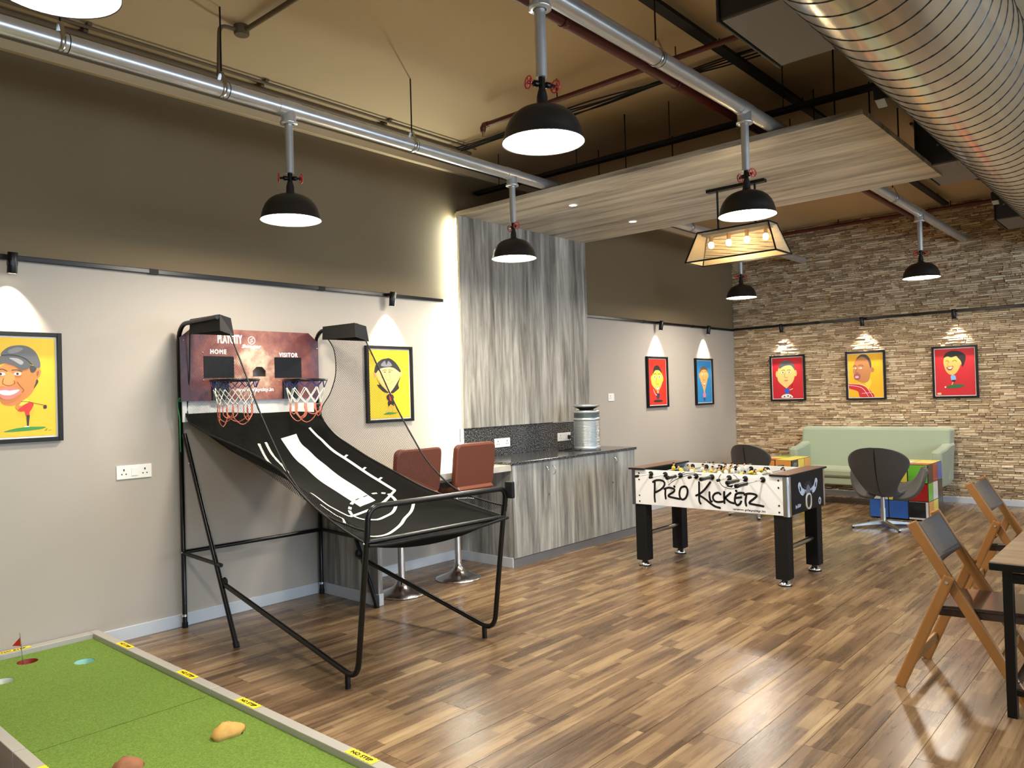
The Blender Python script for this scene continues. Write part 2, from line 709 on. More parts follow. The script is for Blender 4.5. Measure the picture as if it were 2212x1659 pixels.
def plank_geo(mb, a, b, y0, y1, g=0.0006, ch=0.0006):
    o = [(a + g, y0 + g), (b - g, y0 + g), (b - g, y1 - g), (a + g, y1 - g)]
    i = [(a + ch + g, y0 + ch + g), (b - ch - g, y0 + ch + g), (b - ch - g, y1 - ch - g), (a + ch + g, y1 - ch - g)]
    vs = [(x, y, -0.004) for x, y in o] + [(x, y, -0.0022) for x, y in o] + [(x, y, 0.0) for x, y in i]
    fs = [(8, 9, 10, 11)]
    for k in range(4):
        l = (k + 1) % 4
        fs += [(k, l, 4 + l, 4 + k), (4 + k, 4 + l, 8 + l, 8 + k)]
    mb.add(vs, fs)


def plank_score(c):
    return max(in_view((x, y, 0)) for x in (c[0], (c[0] + c[1]) / 2, c[1]) for y in (c[2], c[3]))


cells.sort(key=plank_score, reverse=True)
for a, b, y0, y1 in cells[:290]:
    mb = MB()
    cx, cy = (a + b) / 2, (y0 + y1) / 2
    plank_geo(mb, a - cx, b - cx, -PLW / 2, y1 - y0 - PLW / 2)
    ob = mb.build('plank', 'plank_wood')
    ob.parent = floor
    ob.location = (cx, cy + (PLW - (y1 - y0)) / 2, 0)
    set_shift(ob, [0.0] * len(ob.data.vertices))
mb = MB()
sh = []
for a, b, y0, y1 in cells[290:]:
    plank_geo(mb, a, b, y0, y1)
    sh += [random.random()] * 12
rest = tag(mb.build('plank_field', 'plank_wood', floor), kind='stuff')
set_shift(rest, sh)

# ------------------------------------------------------------------ ceiling and walls
struct('ceiling', MB().box(XN - 0.1, S + 0.15, YR - 0.1, W + 0.1, HC, HC + 0.1), 'ceiling_paint')
ZT = 2.385
struct('wall_left', MB().box(XN - 0.1, S + 0.1, W, W + 0.1, -0.06, ZT, 0).box(XN - 0.1, S + 0.1, W, W + 0.1, ZT, HC, 1),
       ['wall_paint', 'wall_brown'])
struct('wall_near', MB().box(XN - 0.1, XN, YR, W, -0.06, ZT, 0).box(XN - 0.1, XN, YR, W, ZT, HC, 1), ['wall_paint', 'wall_brown'])
# right wall with window openings (behind the photographer's right shoulder)
mb = MB()
mb.box(XN - 0.1, S + 0.1, YR - 0.12, YR, -0.06, WIN_Z[0])
mb.box(XN - 0.1, S + 0.1, YR - 0.12, YR, WIN_Z[1], HC)
xs = [XN - 0.1] + [v for w in WINDOWS for v in w] + [S + 0.1]
for i in range(0, len(xs), 2):
    mb.box(xs[i], xs[i + 1], YR - 0.12, YR, WIN_Z[0], WIN_Z[1])
struct('wall_right', mb, 'wall_paint')


def window_glass():
    m = bpy.data.materials.new('window_pane')
    m.use_nodes = True
    nt = m.node_tree
    t = nt.nodes.new('ShaderNodeBsdfTransparent')
    t.inputs[0].default_value = (0.96, 0.98, 1, 1)
    g = nt.nodes.new('ShaderNodeBsdfGlossy')
    g.inputs['Roughness'].default_value = 0.02
    ms = nt.nodes.new('ShaderNodeMixShader')
    ms.inputs[0].default_value = 0.06
    nt.links.new(t.outputs[0], ms.inputs[1])
    nt.links.new(g.outputs[0], ms.inputs[2])
    nt.links.new(ms.outputs[0], nt.nodes['Material Output'].inputs[0])
    MATS['window_pane'] = m


window_glass()
for i, (x0, x1) in enumerate(WINDOWS):
    z0, z1 = WIN_Z
    mb = MB()
    t = 0.05
    mb.box(x0, x1, YR - 0.09, YR - 0.03, z0, z0 + t).box(x0, x1, YR - 0.09, YR - 0.03, z1 - t, z1)
    for x in (x0, (x0 + x1) / 2 - t / 2, x1 - t):
        mb.box(x, x + t, YR - 0.09, YR - 0.03, z0 + t, z1 - t)
    wn = struct('window_%d' % (i + 1), mb, 'black_metal')
    xm = (x0 + x1) / 2
    for a, b in ((x0 + t, xm - t / 2), (xm + t / 2, x1 - t)):
        MB().box(a, b, YR - 0.065, YR - 0.058, z0 + t, z1 - t).build('pane', 'window_pane', wn)

# ------------------------------------------------------------------ stone wall: ledger stones one by one
SY0, SY1, SZ0 = -2.2, W, 0.07
wall_far = struct('wall_far', MB().box(S, S + 0.1, YR, W + 0.1, -0.06, HC), 'ledger_stone')
set_shift(wall_far, [0.1] * len(wall_far.data.vertices))


def stone_geo(y0, y1, z0, z1, d, rng):
    """rough-faced strip: back on the wall, front face pushed out unevenly"""
    j = lambda a: rng.uniform(-a, a)
    e = 0.0012
    y0, y1, z0, z1 = y0 + e, y1 - e, z0 + e * 0.6, z1 - e * 0.6
    ym = y0 + (y1 - y0) * rng.uniform(0.35, 0.65)
    bk = [(S, y, z) for y, z in ((y0, z0), (y1, z0), (y1, z1), (y0, z1))]
    i = 0.003
    fr = [(S - d + j(0.005), y0 + i, z0 + i), (S - d + j(0.006), ym, z0 + i), (S - d + j(0.005), y1 - i, z0 + i),
          (S - d + j(0.005), y1 - i, z1 - i), (S - d + j(0.007), ym, z1 - i), (S - d + j(0.005), y0 + i, z1 - i)]
    vs = bk + fr
    fs = [(4, 5, 8, 9), (5, 6, 7, 8), (0, 1, 6, 5, 4), (1, 2, 7, 6), (2, 3, 9, 8, 7), (3, 0, 4, 9)]
    return vs, [tuple(reversed(f)) for f in fs]


rng = random.Random(3)
stones = []
z = SZ0
while z < HC - 0.005:
    h = rng.choice((0.018, 0.021, 0.025, 0.03))
    z1 = min(z + h, HC)
    y = SY0 - rng.uniform(0, 0.15)
    while y < SY1:
        l = rng.choice((0.05, 0.07, 0.1, 0.13, 0.17, 0.22))
        y1 = min(y + l, SY1)
        if SY1 - y1 < 0.03:
            y1 = SY1
        stones.append((y, y1, z, z1, rng.choice((0.004, 0.01, 0.016, 0.024, 0.034)), 0.12 + rng.random() * 0.68))
        y = y1
    z = z1


def stone_score(s):
    y, zz = (s[0] + s[1]) / 2, (s[2] + s[3]) / 2
    v = in_view((S, y, zz), 0.97)
    hid = (2.0 < y < 4.1 and zz < 0.98) or any(a < y < b and 1.3 < zz < 1.95 for a, b in ((2.0, 2.5), (3.05, 3.56), (4.1, 4.62)))
    return 0 if hid else v * (s[1] - s[0]) * (s[3] - s[2])


stones.sort(key=stone_score, reverse=True)
for s in stones[:290]:
    vs, fs = stone_geo(*s[:5], rng)
    mb = MB().add(vs, fs)
    ob = mb.build('stone', 'ledger_stone', wall_far)
    set_shift(ob, [s[5]] * len(vs))
mb = MB()
sh = []
for s in stones[290:]:
    vs, fs = stone_geo(*s[:5], rng)
    mb.add(vs, fs)
    sh += [s[5]] * len(vs)
rest = tag(mb.build('stone_cladding', 'ledger_stone', wall_far), kind='stuff')
set_shift(rest, sh)

# ------------------------------------------------------------------ baseboards
struct('baseboard_left', MB().box(XN, 3.52, W - 0.014, W, 0, 0.085).box(3.56, 5.0, W - 0.014, W, 0, 0.085).box(6.96, S, W - 0.014, W, 0, 0.085),
       'base_white', bevel=0.003)
struct('baseboard_far', MB().box(S - 0.05, S, YR, W - 0.015, 0, 0.075), 'base_white', bevel=0.003)
struct('trim_1', MB().box(XN, S - 0.05, W - 0.05, W, 3.60, 3.66), 'ceiling_paint', bevel=0.004)

# ------------------------------------------------------------------ grey wood column and overhead slab
can = thing('wood_canopy', 'grey wood-print column panel bending into a wide overhead slab', 'canopy', (6.06, 5.1, 0.9))
MB().box(5.06, 7.06, 5.10, 5.13, 1.2, 3.19).box(5.09, 7.03, 5.13, W, 1.2, 3.19).build('column_panel', 'laminate_v', can, bevel=0.002)
slab = MB().box(5.06, 7.06, 1.5, 5.13, 3.19, 3.23).box(5.09, 7.03, 5.13, W, 3.19, 3.23).build('overhead_panel', 'laminate_slab_lit', can, bevel=0.002)
for x in (5.3, 6.06, 6.8):
    for y in (1.75, 3.4):
        MB().cyl((x, y, 3.22), (x, y, HC), 0.006, seg=6).build('hanger_rod', 'black_metal', can)
mb = MB().box(5.066, 5.086, 5.135, 5.15, 0.93, 3.17)
mat('led_glow', (244, 255, 232), 0.5, emit=26.0)
mb.build('led_strip', 'led_glow', can)
_l = bpy.data.lights.new('led_wash', 'AREA')
_l.shape = 'RECTANGLE'
_l.size, _l.size_y = 0.03, 2.2
_l.energy = 34
_l.color = (0.93, 1.0, 0.86)
_o = bpy.data.objects.new('led_wash', _l)
COL.objects.link(_o)
_o.location = (5.055, 5.14, 2.05)
_o.rotation_euler = (PI / 2, 0, math.radians(75))

mat('downlight_glow', (255, 244, 222), 0.5, emit=30.0)
for i, (x, y) in enumerate(((5.55, 4.13), (6.53, 4.13))):
    dl = thing('downlight', ('recessed round downlight in slab nearer the room edge', 'recessed round downlight in slab nearer the far brown wall')[i],
               'downlight', (x, y, 3.19), 'downlights in the overhead slab')
    MB().lathe([(0.032, 0.0), (0.034, -0.006), (0.046, -0.006), (0.048, 0)], 24, (x, y, 3.19)).build('trim_ring', 'plastic_white', dl)
    MB().lathe([(0.001, -0.002), (0.033, -0.002)], 24, (x, y, 3.19)).build('glow_disc', 'downlight_glow', dl)
    l = bpy.data.lights.new('downlight_beam', 'SPOT')
    l.energy = 22
    l.spot_size = math.radians(95)
    l.spot_blend = 0.7
    l.shadow_soft_size = 0.03
    l.color = (1, 0.93, 0.8)
    o = bpy.data.objects.new('downlight_beam', l)
    COL.objects.link(o)
    o.parent = dl
    o.location = (0, 0, -0.02)

# ------------------------------------------------------------------ cabinet, granite, desk
cab = thing('base_cabinet', 'grey wood-print base cabinet with curved handles under black granite', 'cabinet', (5.98, 4.8, 0))
CX = [5.0, 5.511, 6.03, 6.51, 6.955]
MB().box(5.0, 6.955, 4.476, W - 0.002, 0.0, 0.89).build('carcass', 'laminate_cab', cab)
MB().box(5.0, 6.95, 4.468, 4.476, 0.0, 0.075).build('plinth', mat('plinth_grey', (116, 116, 118), 0.5, noise=((4, 30, 30), 0.15)), cab)
for i in range(4):
    d = MB().box(CX[i] + 0.0015, CX[i + 1] - 0.0015, 4.458, 4.475, 0.08, 0.888).build('door', 'laminate_cab', cab, bevel=0.001)
    hx = {0: 5.46, 1: 5.562, 3: 6.56}.get(i)
    if hx:
        pts = [(hx, 4.46, 0.755), (hx, 4.432, 0.775), (hx, 4.428, 0.80), (hx, 4.432, 0.825), (hx, 4.46, 0.845)]
        MB().tube(crom(pts, 4, False), 0.0045, 8).build('handle', 'chrome', d)
    if i in (0, 3):
        MB().cyl(({0: 5.495, 3: 6.525}[i], 4.46, 0.587), ({0: 5.495, 3: 6.525}[i], 4.452, 0.587), 0.009, seg=14).build('lock', 'chrome', d)
MB().box(4.985, 6.97, 4.442, W - 0.002, 0.89, 0.915).build('granite_top', 'granite', cab, bevel=0.004)
MB().box(5.075, 7.03, 5.115, W - 0.001, 0.915, 1.2).build('backsplash', 'granite', cab, bevel=0.002)
MB().box(6.40, 6.78, 5.105, 5.13, 1.193, 1.20).build('edge_trim', 'plastic_white', cab)

desk = thing('desk_counter', 'pale wood-print desk counter on one grey end panel beside wall', 'desk', (4.25, 4.8, 0))
laminate('laminate_top', (3, 9, 9), [(0.3, (150, 146, 136)), (0.55, (186, 182, 170)), (0.75, (214, 210, 198))], 0.3)
MB().box(3.515, 4.995, 4.465, W - 0.002, 0.842, 0.893).build('worktop', 'laminate_top', desk, bevel=0.002)
MB().box(3.52, 3.56, 4.47, W - 0.016, 0.0, 0.842).build('end_panel', 'laminate_cab', desk)
mb = MB().box(3.508, 3.52, 4.46, W - 0.016, 0, 0.085).box(3.508, 3.56, 4.46, 4.47, 0, 0.085)
mb.build('skirting', 'base_white', desk, bevel=0.002)
struct('trim_2', MB().box(4.988, 5.0, 4.47, W - 0.015, 0, 0.085), 'base_white', bevel=0.002)


# ------------------------------------------------------------------ sockets and switches
def socket_plate(name, label, c, n, w, h, pattern, plug=False):
    """plate on a wall facing -y; pattern: list of (dx, kind)"""
    t = thing(name, label, 'wall socket', (c[0], c[1], c[2]))
    x, y, z = c
    MB().box(x - w / 2, x + w / 2, y - 0.009, y, z - h / 2, z + h / 2).build('plate', 'plastic_white', t, bevel=0.003)
    for dx, k in pattern:
        if k == 'switch':
            MB().box(x + dx - 0.02, x + dx + 0.02, y - 0.013, y - 0.009, z - 0.026, z + 0.026).build('rocker', 'plastic_white', t, bevel=0.002)
        else:
            mb = MB()
            mb.box(x + dx - 0.004, x + dx + 0.004, y - 0.0097, y - 0.0088, z + 0.008, z + 0.022)
            for sx in (-1, 1):
                mb.cyl((x + dx + sx * 0.013, y - 0.0097, z - 0.012), (x + dx + sx * 0.013, y - 0.0088, z - 0.012), 0.0045, seg=10)
            mb.build('socket_holes', 'slot', t)
    return t


socket_plate('wall_socket', 'white double socket plate low on wall left of basketball game', (2.112, W, 1.072), 0, 0.22, 0.088,
             [(-0.066, 's'), (0, 'switch'), (0.066, 's')])
socket_plate('wall_socket', 'white double socket plate on granite behind the leather stools', (5.595, 5.115, 1.036), 0, 0.225, 0.088,
             [(-0.066, 's'), (0, 'switch'), (0.066, 's')])
socket_plate('wall_socket', 'white socket plate on granite with black plug beside air purifier', (6.585, 5.115, 1.036), 0, 0.225, 0.088,
             [(-0.066, 's'), (0, 'switch')])
socket_plate('wall_socket', 'small square white socket plate on far beige wall', (7.59, W, 1.442), 0, 0.12, 0.09, [(-0.02, 's')])

# air purifier with its lead
ap = thing('air_purifier', 'silver ribbed cylindrical air purifier on the granite worktop', 'air purifier', (6.47, 4.72, 0.915))
mat('purifier_silver', (196, 200, 200), 0.32, 0.7)
mat('purifier_dark', (110, 122, 124), 0.35, 0.6)
o = (6.47, 4.72, 0.915)
R = 0.137
mb = MB().lathe([(0.0, 0.0), (R, 0.0), (R + 0.001, 0.035), (R, 0.036)], 40, o)
mb.build('base', 'purifier_silver', ap)
prof = []
z = 0.036
while z < 0.300:
    prof += [(R, z), (R, z + 0.006), (R - 0.005, z + 0.0065), (R - 0.005, z + 0.0105)]
    z += 0.011
MB().lathe(prof + [(R, z)], 40, o).build('ribbed_body', 'purifier_silver', ap)
MB().lathe([(R - 0.002, 0.300), (R + 0.002, 0.302), (R + 0.002, 0.328), (R - 0.002, 0.33)], 40, o).build('lower_band', 'purifier_silver', ap)
prof = []
z = 0.33
while z < 0.378:
    prof += [(R - 0.002, z), (R - 0.002, z + 0.005), (R - 0.008, z + 0.0055), (R - 0.008, z + 0.0095)]
    z += 0.01
MB().lathe(prof, 40, o).build('outlet_grille', 'purifier_dark', ap)
MB().lathe([(R - 0.004, 0.378), (R, 0.38), (R, 0.404), (R - 0.03, 0.408), (0, 0.408)], 40, o).build('upper_band', 'purifier_silver', ap)
MB().lathe([(0.07, 0.408), (0.075, 0.418), (R - 0.012, 0.442)], 40, o).build('fan_cone', 'black_matte', ap)
MB().lathe([(R - 0.012, 0.442), (R, 0.446), (R, 0.462), (R - 0.01, 0.47), (0, 0.47)], 40, o).build('top_disc', 'purifier_silver', ap)
pc = thing('power_cord', 'black power cord and plug lying on granite beside air purifier', 'cord', (6.5, 4.9, 0.915))
MB().obox((6.655, 5.095, 1.03), (0.016, 0, 0), (0, 0.011, 0), (0, 0, 0.022)).build('plug', 'black_satin', pc, bevel=0.006)
pts = [(6.655, 5.09, 1.01), (6.655, 5.075, 0.96), (6.64, 5.02, 0.921), (6.5, 4.98, 0.92), (6.3, 4.95, 0.92), (6.2, 4.86, 0.92), (6.3, 4.78, 0.92),
       (6.38, 4.86, 0.921), (6.26, 4.88, 0.923), (6.22, 4.8, 0.922), (6.3, 4.72, 0.921), (6.345, 4.70, 0.93)]
MB().tube(crom(pts, 6, False), 0.004, 6).build('lead', 'black_satin', pc)

# ------------------------------------------------------------------ bar stools
mat('leather_brown', (106, 54, 35), 0.45, bump=((120, 120, 120), 0.08))


def rounded_rect(w, h, r, n=4):
    out = []
    for cx, cz, a in ((w / 2 - r, h / 2 - r, 0), (-w / 2 + r, h / 2 - r, 90), (-w / 2 + r, -h / 2 + r, 180), (w / 2 - r, -h / 2 + r, 270)):
        for k in range(n + 1):
            t = math.radians(a + 90 * k / n)
            out.append((cx + r * math.cos(t), cz + r * math.sin(t)))
    return out


def make_stool():
    t = thing('bar_stool', 'x', 'stool', (0, 0, 0), 'brown leather stools at the desk')
    MB().lathe([(0.0, 0.0), (0.188, 0.0), (0.19, 0.008), (0.185, 0.014), (0.13, 0.03), (0.075, 0.055), (0.045, 0.085), (0.034, 0.11), (0.03, 0.125)], 36).build('base', 'chrome', t)
    MB().cyl((0, 0, 0.12), (0, 0, 0.46), 0.028, seg=20).build('pole', 'chrome', t)
    MB().cyl((0, 0, 0.46), (0, 0, 0.70), 0.02, seg=20).build('gas_piston', 'chrome', t)
    MB().tube([(0.0, 0, 0.66), (0.1, -0.03, 0.655), (0.16, -0.05, 0.645)], 0.006, 8).build('lever', 'chrome', t)
    mb2 = MB().prism([(x, y + 0.0, 0.70) for x, y in rounded_rect(0.42, 0.42, 0.06)], (0, 0, 0.075))
    mb2.build('seat', 'leather_brown', t, bevel=0.018)
    # backrest: thick rounded pad, slightly tilted back, bulging at the bottom
    mb3 = MB().prism([(x, -0.215 - (z + 0.19) * 0.12, 0.945 + z) for x, z in rounded_rect(0.45, 0.36, 0.05)], (0, 0.055, 0))
    mb3.build('backrest', 'leather_brown', t, bevel=0.02)
    MB().prism([(0.2, -0.20, 0.72), (0.2, -0.245, 0.76), (0.2, -0.20, 0.80), (0.2, -0.12, 0.745)], (-0.4, 0, 0)).build('seat_back_joint', 'leather_brown', t, bevel=0.012)
    return t


st = make_stool()
st['label'] = 'brown leather stool partly behind the basketball net, nearer its backboard'
st2 = copy_tree(st)
st.location = (3.85, 4.60, 0)
st2.location = (4.455, 4.60, 0)
st2['label'] = 'brown leather stool nearest the granite worktop, clear of the net'

# ------------------------------------------------------------------ overhead pipes with tee fittings and hangers
YL_, YP_ = 4.08, 2.10          # the two pipe runs
ZP = 3.28
LX = [2.62, 4.67, 8.83]


def pipe_run(label, y, x0, x1, tees, hangers):
    t = thing('pipe_run', label, 'pipe', ((x0 + x1) / 2, y, ZP), 'silver lamp pipes under the ceiling')
    MB().cyl((x0, y, ZP), (x1, y, ZP), 0.045, seg=28).build('pipe', 'galv', t)
    for x in tees:
        mb = MB().cyl((x - 0.075, y, ZP), (x + 0.075, y, ZP), 0.0485, seg=28)
        mb.cyl((x, y, ZP), (x, y, ZP - 0.09), 0.044, seg=24)
        mb.lathe([(0.046, -0.078), (0.052, -0.082), (0.052, -0.095), (0.03, -0.097)], 24, (x, y, ZP))
        mb.build('tee_fitting', 'galv', t)
    for x in hangers:
        h = MB().cyl((x, y, ZP + 0.09), (x, y, HC), 0.005, seg=6).build('hanger_rod', 'black_metal', t)
        mb = MB()
        mb.lathe([(0.0465, -0.011), (0.049, -0.011), (0.049, 0.011), (0.0465, 0.011)], 24, (x, y, ZP), axis=(1, 0, 0))
        for s in (-1, 1):
            mb.bar((x, y + s * 0.046, ZP + 0.012), (x, y + s * 0.012, ZP + 0.095), 0.02, 0.003, (0, s, 0.4))
        mb.build('clamp', 'steel', h)
    for x in [h + 0.03 for h in hangers]:
        MB().lathe([(0.0455, 0), (0.0462, 0.001), (0.0462, 0.004), (0.0455, 0.005)], 28, (x, y, ZP), axis=(1, 0, 0)).build('joint_ring', 'galv_dark', t)
    return t


pipe_run('long silver lamp pipe running nearest the brown wall', YL_, XN + 0.1, S - 0.04, LX + [0.57], [1.36, 2.19, 3.61, 5.9, 7.6])
pipe_run('silver lamp pipe running beside the spiral duct', YP_, XN + 0.1, S - 0.04, LX + [0.57], [1.5, 3.6, 5.9, 7.9])

# ------------------------------------------------------------------ dome pendants
mat('shade_black', (26, 24, 22), 0.45)
mat('shade_inside', (250, 246, 236), 0.5)
mat('lamp_glow', (255, 236, 205), 0.5, emit=14.0)


def valve_wheel(mb, c, axis, r):
    c, a = Vector(c), Vector(axis).normalized()
    u = a.orthogonal().normalized()
    v = a.cross(u)
    mb.tube([c + u * r * math.cos(2 * PI * k / 16) + v * r * math.sin(2 * PI * k / 16) for k in range(16)], 0.0035, 6, closed=True)
    for k in range(5):
        d = u * math.cos(2 * PI * k / 5) + v * math.sin(2 * PI * k / 5)
        mb.tube([c, c + d * r], 0.0025, 5)
    mb.cyl(c - a * 0.004, c + a * 0.004, 0.007, seg=8)


def make_pendant():
    t = thing('pendant_lamp', 'x', 'lamp', (0, 0, 0), 'black dome pendant lamps')
    # z = 0 at the rim
    MB().cyl((0, 0, 0.285), (0, 0, ZP - 2.6 - 0.08), 0.025, seg=20).build('drop_pipe', 'galv', t)
    vb = MB()
    vb.cyl((0, 0, 0.215), (0, 0, 0.29), 0.015, seg=14)
    d = Vector((0.8, -0.55, 0)).normalized()
    for s in (-1, 1):
        p0 = Vector((0, 0, 0.255))
        vb.tube([p0, p0 + d * s * 0.018, p0 + d * s * 0.019, p0 + d * s * 0.04, p0 + d * s * 0.041, p0 + d * s * 0.062],
                [0.011, 0.011, 0.014, 0.014, 0.007, 0.007], 10)
    vbo = vb.build('valve_body', 'black_satin', t)
    for s in (-1, 1):
        mb = MB()
        ax = (d * s + Vector((0.25, 0.25, 0)) * (1 if s > 0 else -0.3)).normalized()
        valve_wheel(mb, Vector((0, 0, 0.255)) + d * s * 0.066, ax, 0.027)
        mb.build('valve_wheel', 'red_gloss', t)
    MB().lathe([(0.014, 0.238), (0.018, 0.225), (0.024, 0.2), (0.025, 0.17), (0.03, 0.163), (0.04, 0.158), (0.046, 0.152)], 20).build('neck', 'shade_black', t)
    prof = [(0.045, 0.154), (0.075, 0.148), (0.105, 0.135), (0.13, 0.116), (0.15, 0.09), (0.163, 0.062), (0.171, 0.034), (0.175, 0.012), (0.1825, 0.0)]
    inner = [(r - 0.003, z - 0.001) for r, z in reversed(prof)]
    MB().lathe(prof + [(0.1825, -0.003), (0.1795, -0.003)], 40).build('shade', 'shade_black', t)
    MB().lathe(inner + [(0.0, 0.15)], 40).build('reflector', 'shade_inside', t)
    MB().lathe([(0.001, 0.006), (0.174, 0.006)], 40).build('glow_disc', 'lamp_glow', t)  # added glowing disc; imitates the glaring white inside of the open shade
    l = bpy.data.lights.new('pendant_light', 'AREA')
    l.shape = 'DISK'
    l.size = 0.33
    l.energy = PENDANT_W
    l.color = (1.0, 0.92, 0.79)
    o = bpy.data.objects.new('pendant_light', l)
    COL.objects.link(o)
    o.parent = t
    o.location = (0, 0, -0.006)
    return t


pend = make_pendant()
PL = [((2.62, YL_), 'black dome pendant lamp hanging over the basketball game', 0),
      ((4.67, YL_), 'black dome pendant lamp in front of the grey wood column', 1),
      ((8.83, YL_), 'smallest dome pendant lamp in the far stone corner, behind the cage light', 0),
      ((2.62, YP_), 'largest whole dome pendant lamp, high with bright red valve wheels', 0),
      ((4.67, YP_), 'dome pendant lamp directly in front of the mesh cage light', 1),
      ((8.83, YP_), 'dome pendant lamp against the stone wall below the pipe end', 0),
      ((0.84, 2.551), 'dome pendant lamp cut off by the top edge above the golf picture', 0)]
for i, ((x, y), lab, turn) in enumerate(PL):
    p = pend if i == 0 else copy_tree(pend)
    p.location = (x, y, 2.6 if i < 6 else 2.77)
    p.rotation_euler = (0, 0, math.radians((0, 100, 20, 10, 95, 5, 40)[i]))
    p['label'] = lab

# ------------------------------------------------------------------ mesh cage light with four bulbs
cage = thing('cage_light', 'mesh cage pendant light with four glowing bulbs under the slab', 'lamp', (6.03, 2.81, 3.19))
MB().box(5.995, 6.055, 2.55, 3.06, 3.165, 3.19).build('ceiling_plate', 'black_metal', cage, bevel=0.002)
for y in (2.64, 2.97):
    MB().cyl((6.025, y, 2.83), (6.025, y, 3.17), 0.009, seg=10).build('stem', 'black_metal', cage)
zb, zt = 2.58, 2.83
B_ = [(5.88, 2.42), (6.19, 2.42), (6.19, 3.21), (5.88, 3.21)]
T_ = [(5.95, 2.505), (6.12, 2.505), (6.12, 3.125), (5.95, 3.125)]
mb = MB()
for i in range(4):
    j = (i + 1) % 4
    mb.bar(B_[i] + (zb,), B_[j] + (zb,), 0.012, 0.012)
    mb.bar(T_[i] + (zt,), T_[j] + (zt,), 0.012, 0.012)
    mb.bar(B_[i] + (zb,), T_[i] + (zt,), 0.012, 0.012, (1, 0.3, 0))
mb.build('cage_frame', 'black_metal', cage)
net_material('cage_mesh', (196, 180, 150), 190.0, 0.42, [(0, 0.9, 0.9), (0, 0.9, -0.9)])
net_material('cage_mesh_end', (196, 180, 150), 190.0, 0.42, [(0.9, 0, 0.9), (0.9, 0, -0.9)])
for i in range(4):
    j = (i + 1) % 4
    MB().poly([B_[i] + (zb,), B_[j] + (zb,), T_[j] + (zt,), T_[i] + (zt,)]).build('mesh_side', 'cage_mesh' if i % 2 else 'cage_mesh_end', cage)
MB().box(5.97, 6.10, 2.53, 3.10, 2.80, 2.815).build('bulb_rail', 'black_metal', cage)
mat('bulb_glow', (255, 214, 150), 0.5, emit=60.0)
for k in range(4):
    y = 2.565 + k * 0.16
    MB().cyl((6.035, y, 2.75), (6.035, y, 2.805), 0.016, seg=12).build('bulb_holder', mat('brass', (178, 138, 72), 0.3, 0.8), cage)
    MB().sphere((6.035, y, 2.725), (0.024, 0.024, 0.03), 14, 10).build('bulb', 'bulb_glow', cage)
l = bpy.data.lights.new('cage_glow', 'POINT')
l.energy = 7
l.shadow_soft_size = 0.1
l.color = (1, 0.8, 0.5)
o = bpy.data.objects.new('cage_glow', l)
COL.objects.link(o)
o.parent = cage
o.location = (0, 0, 2.66 - 3.19)

# ------------------------------------------------------------------ track rails and spot lamps
def track_rail(label, p0, p1):
    c = ((p0[0] + p1[0]) / 2, (p0[1] + p1[1]) / 2, (p0[2] + p1[2]) / 2)
    t = thing('track_rail', label, 'track rail', c, 'black lighting tracks')
    mb = MB().bar(p0, p1, 0.034, 0.03)
    mb.build('rail', 'black_metal', t, bevel=0.003)
    n = max(1, int((Vector(p1) - Vector(p0)).length / 1.5))
    a = Vector(p0)
    d = (Vector(p1) - a)
    for k in range(1, n + 1):
        q = a + d * (k / (n + 1))
        u = d.normalized()
        MB().bar(q - u * 0.03, q + u * 0.03, 0.037, 0.033).build('rail_joiner', 'black_matte', t)
    return t


track_rail('black light track along the paint edge above the basketball game', (XN + 0.2, W - 0.019, 2.385), (4.88, W - 0.019, 2.385))
MB().box(4.88, 5.0, W - 0.036, W - 0.002, 2.37, 2.40).build('feed_box', 'plastic_white', bpy.data.objects['track_rail'], bevel=0.004)
track_rail('black light track on far wall above red and blue pictures', (7.07, W - 0.019, 2.375), (S - 0.06, W - 0.019, 2.375))
track_rail('black light track across the stone wall', (S - 0.06, 0.2, 2.395), (S - 0.06, W - 0.03, 2.385))


def make_spot():
    """lamp pointing along local +y (the wall) and down; rail at z = 0"""
    t = thing('track_spot', 'x', 'spotlight', (0, 0, 0), 'black track spotlights')
    MB().box(-0.018, 0.018, -0.03, 0.02, -0.012, 0.012).build('adapter', 'black_metal', t, bevel=0.002)
    a, b = Vector((0, -0.055, 0.02)), Vector((0, -0.035, -0.10))
    d = (b - a).normalized()
    MB().tube([a, a + d * 0.002, b - d * 0.002, b], [0.024, 0.026, 0.026, 0.025], 20).build('lamp_body', 'black_metal', t)
    mb = MB()
    for k in range(9):
        an = 2 * PI * k / 9
        c = a + d * 0.065 + Vector((math.cos(an) * 0.0255, math.sin(an) * 0.0255, 0))
        mb.bar(c - d * 0.012, c + d * 0.012, 0.004, 0.004, (1, 0, 0))
    mb.build('cooling_slot', 'slot', t)
    MB().disc(b + d * 0.0005, 0.02, -d, 20).build('lens', mat('spot_glow', (255, 240, 214), 0.5, emit=9.0), t)
    l = bpy.data.lights.new('spot_beam', 'SPOT')
    l.energy = TRACK_W
    l.spot_size = math.radians(78)
    l.spot_blend = 0.8
    l.shadow_soft_size = 0.012
    l.color = (1, 0.9, 0.74)
    o = bpy.data.objects.new('spot_beam', l)
    COL.objects.link(o)
    o.parent = t
    o.location = b + d * 0.01
    dd = Vector((0, 0.22, -1)).normalized()
    o.rotation_euler = dd.to_track_quat('-Z', 'Y').to_euler()
    return t


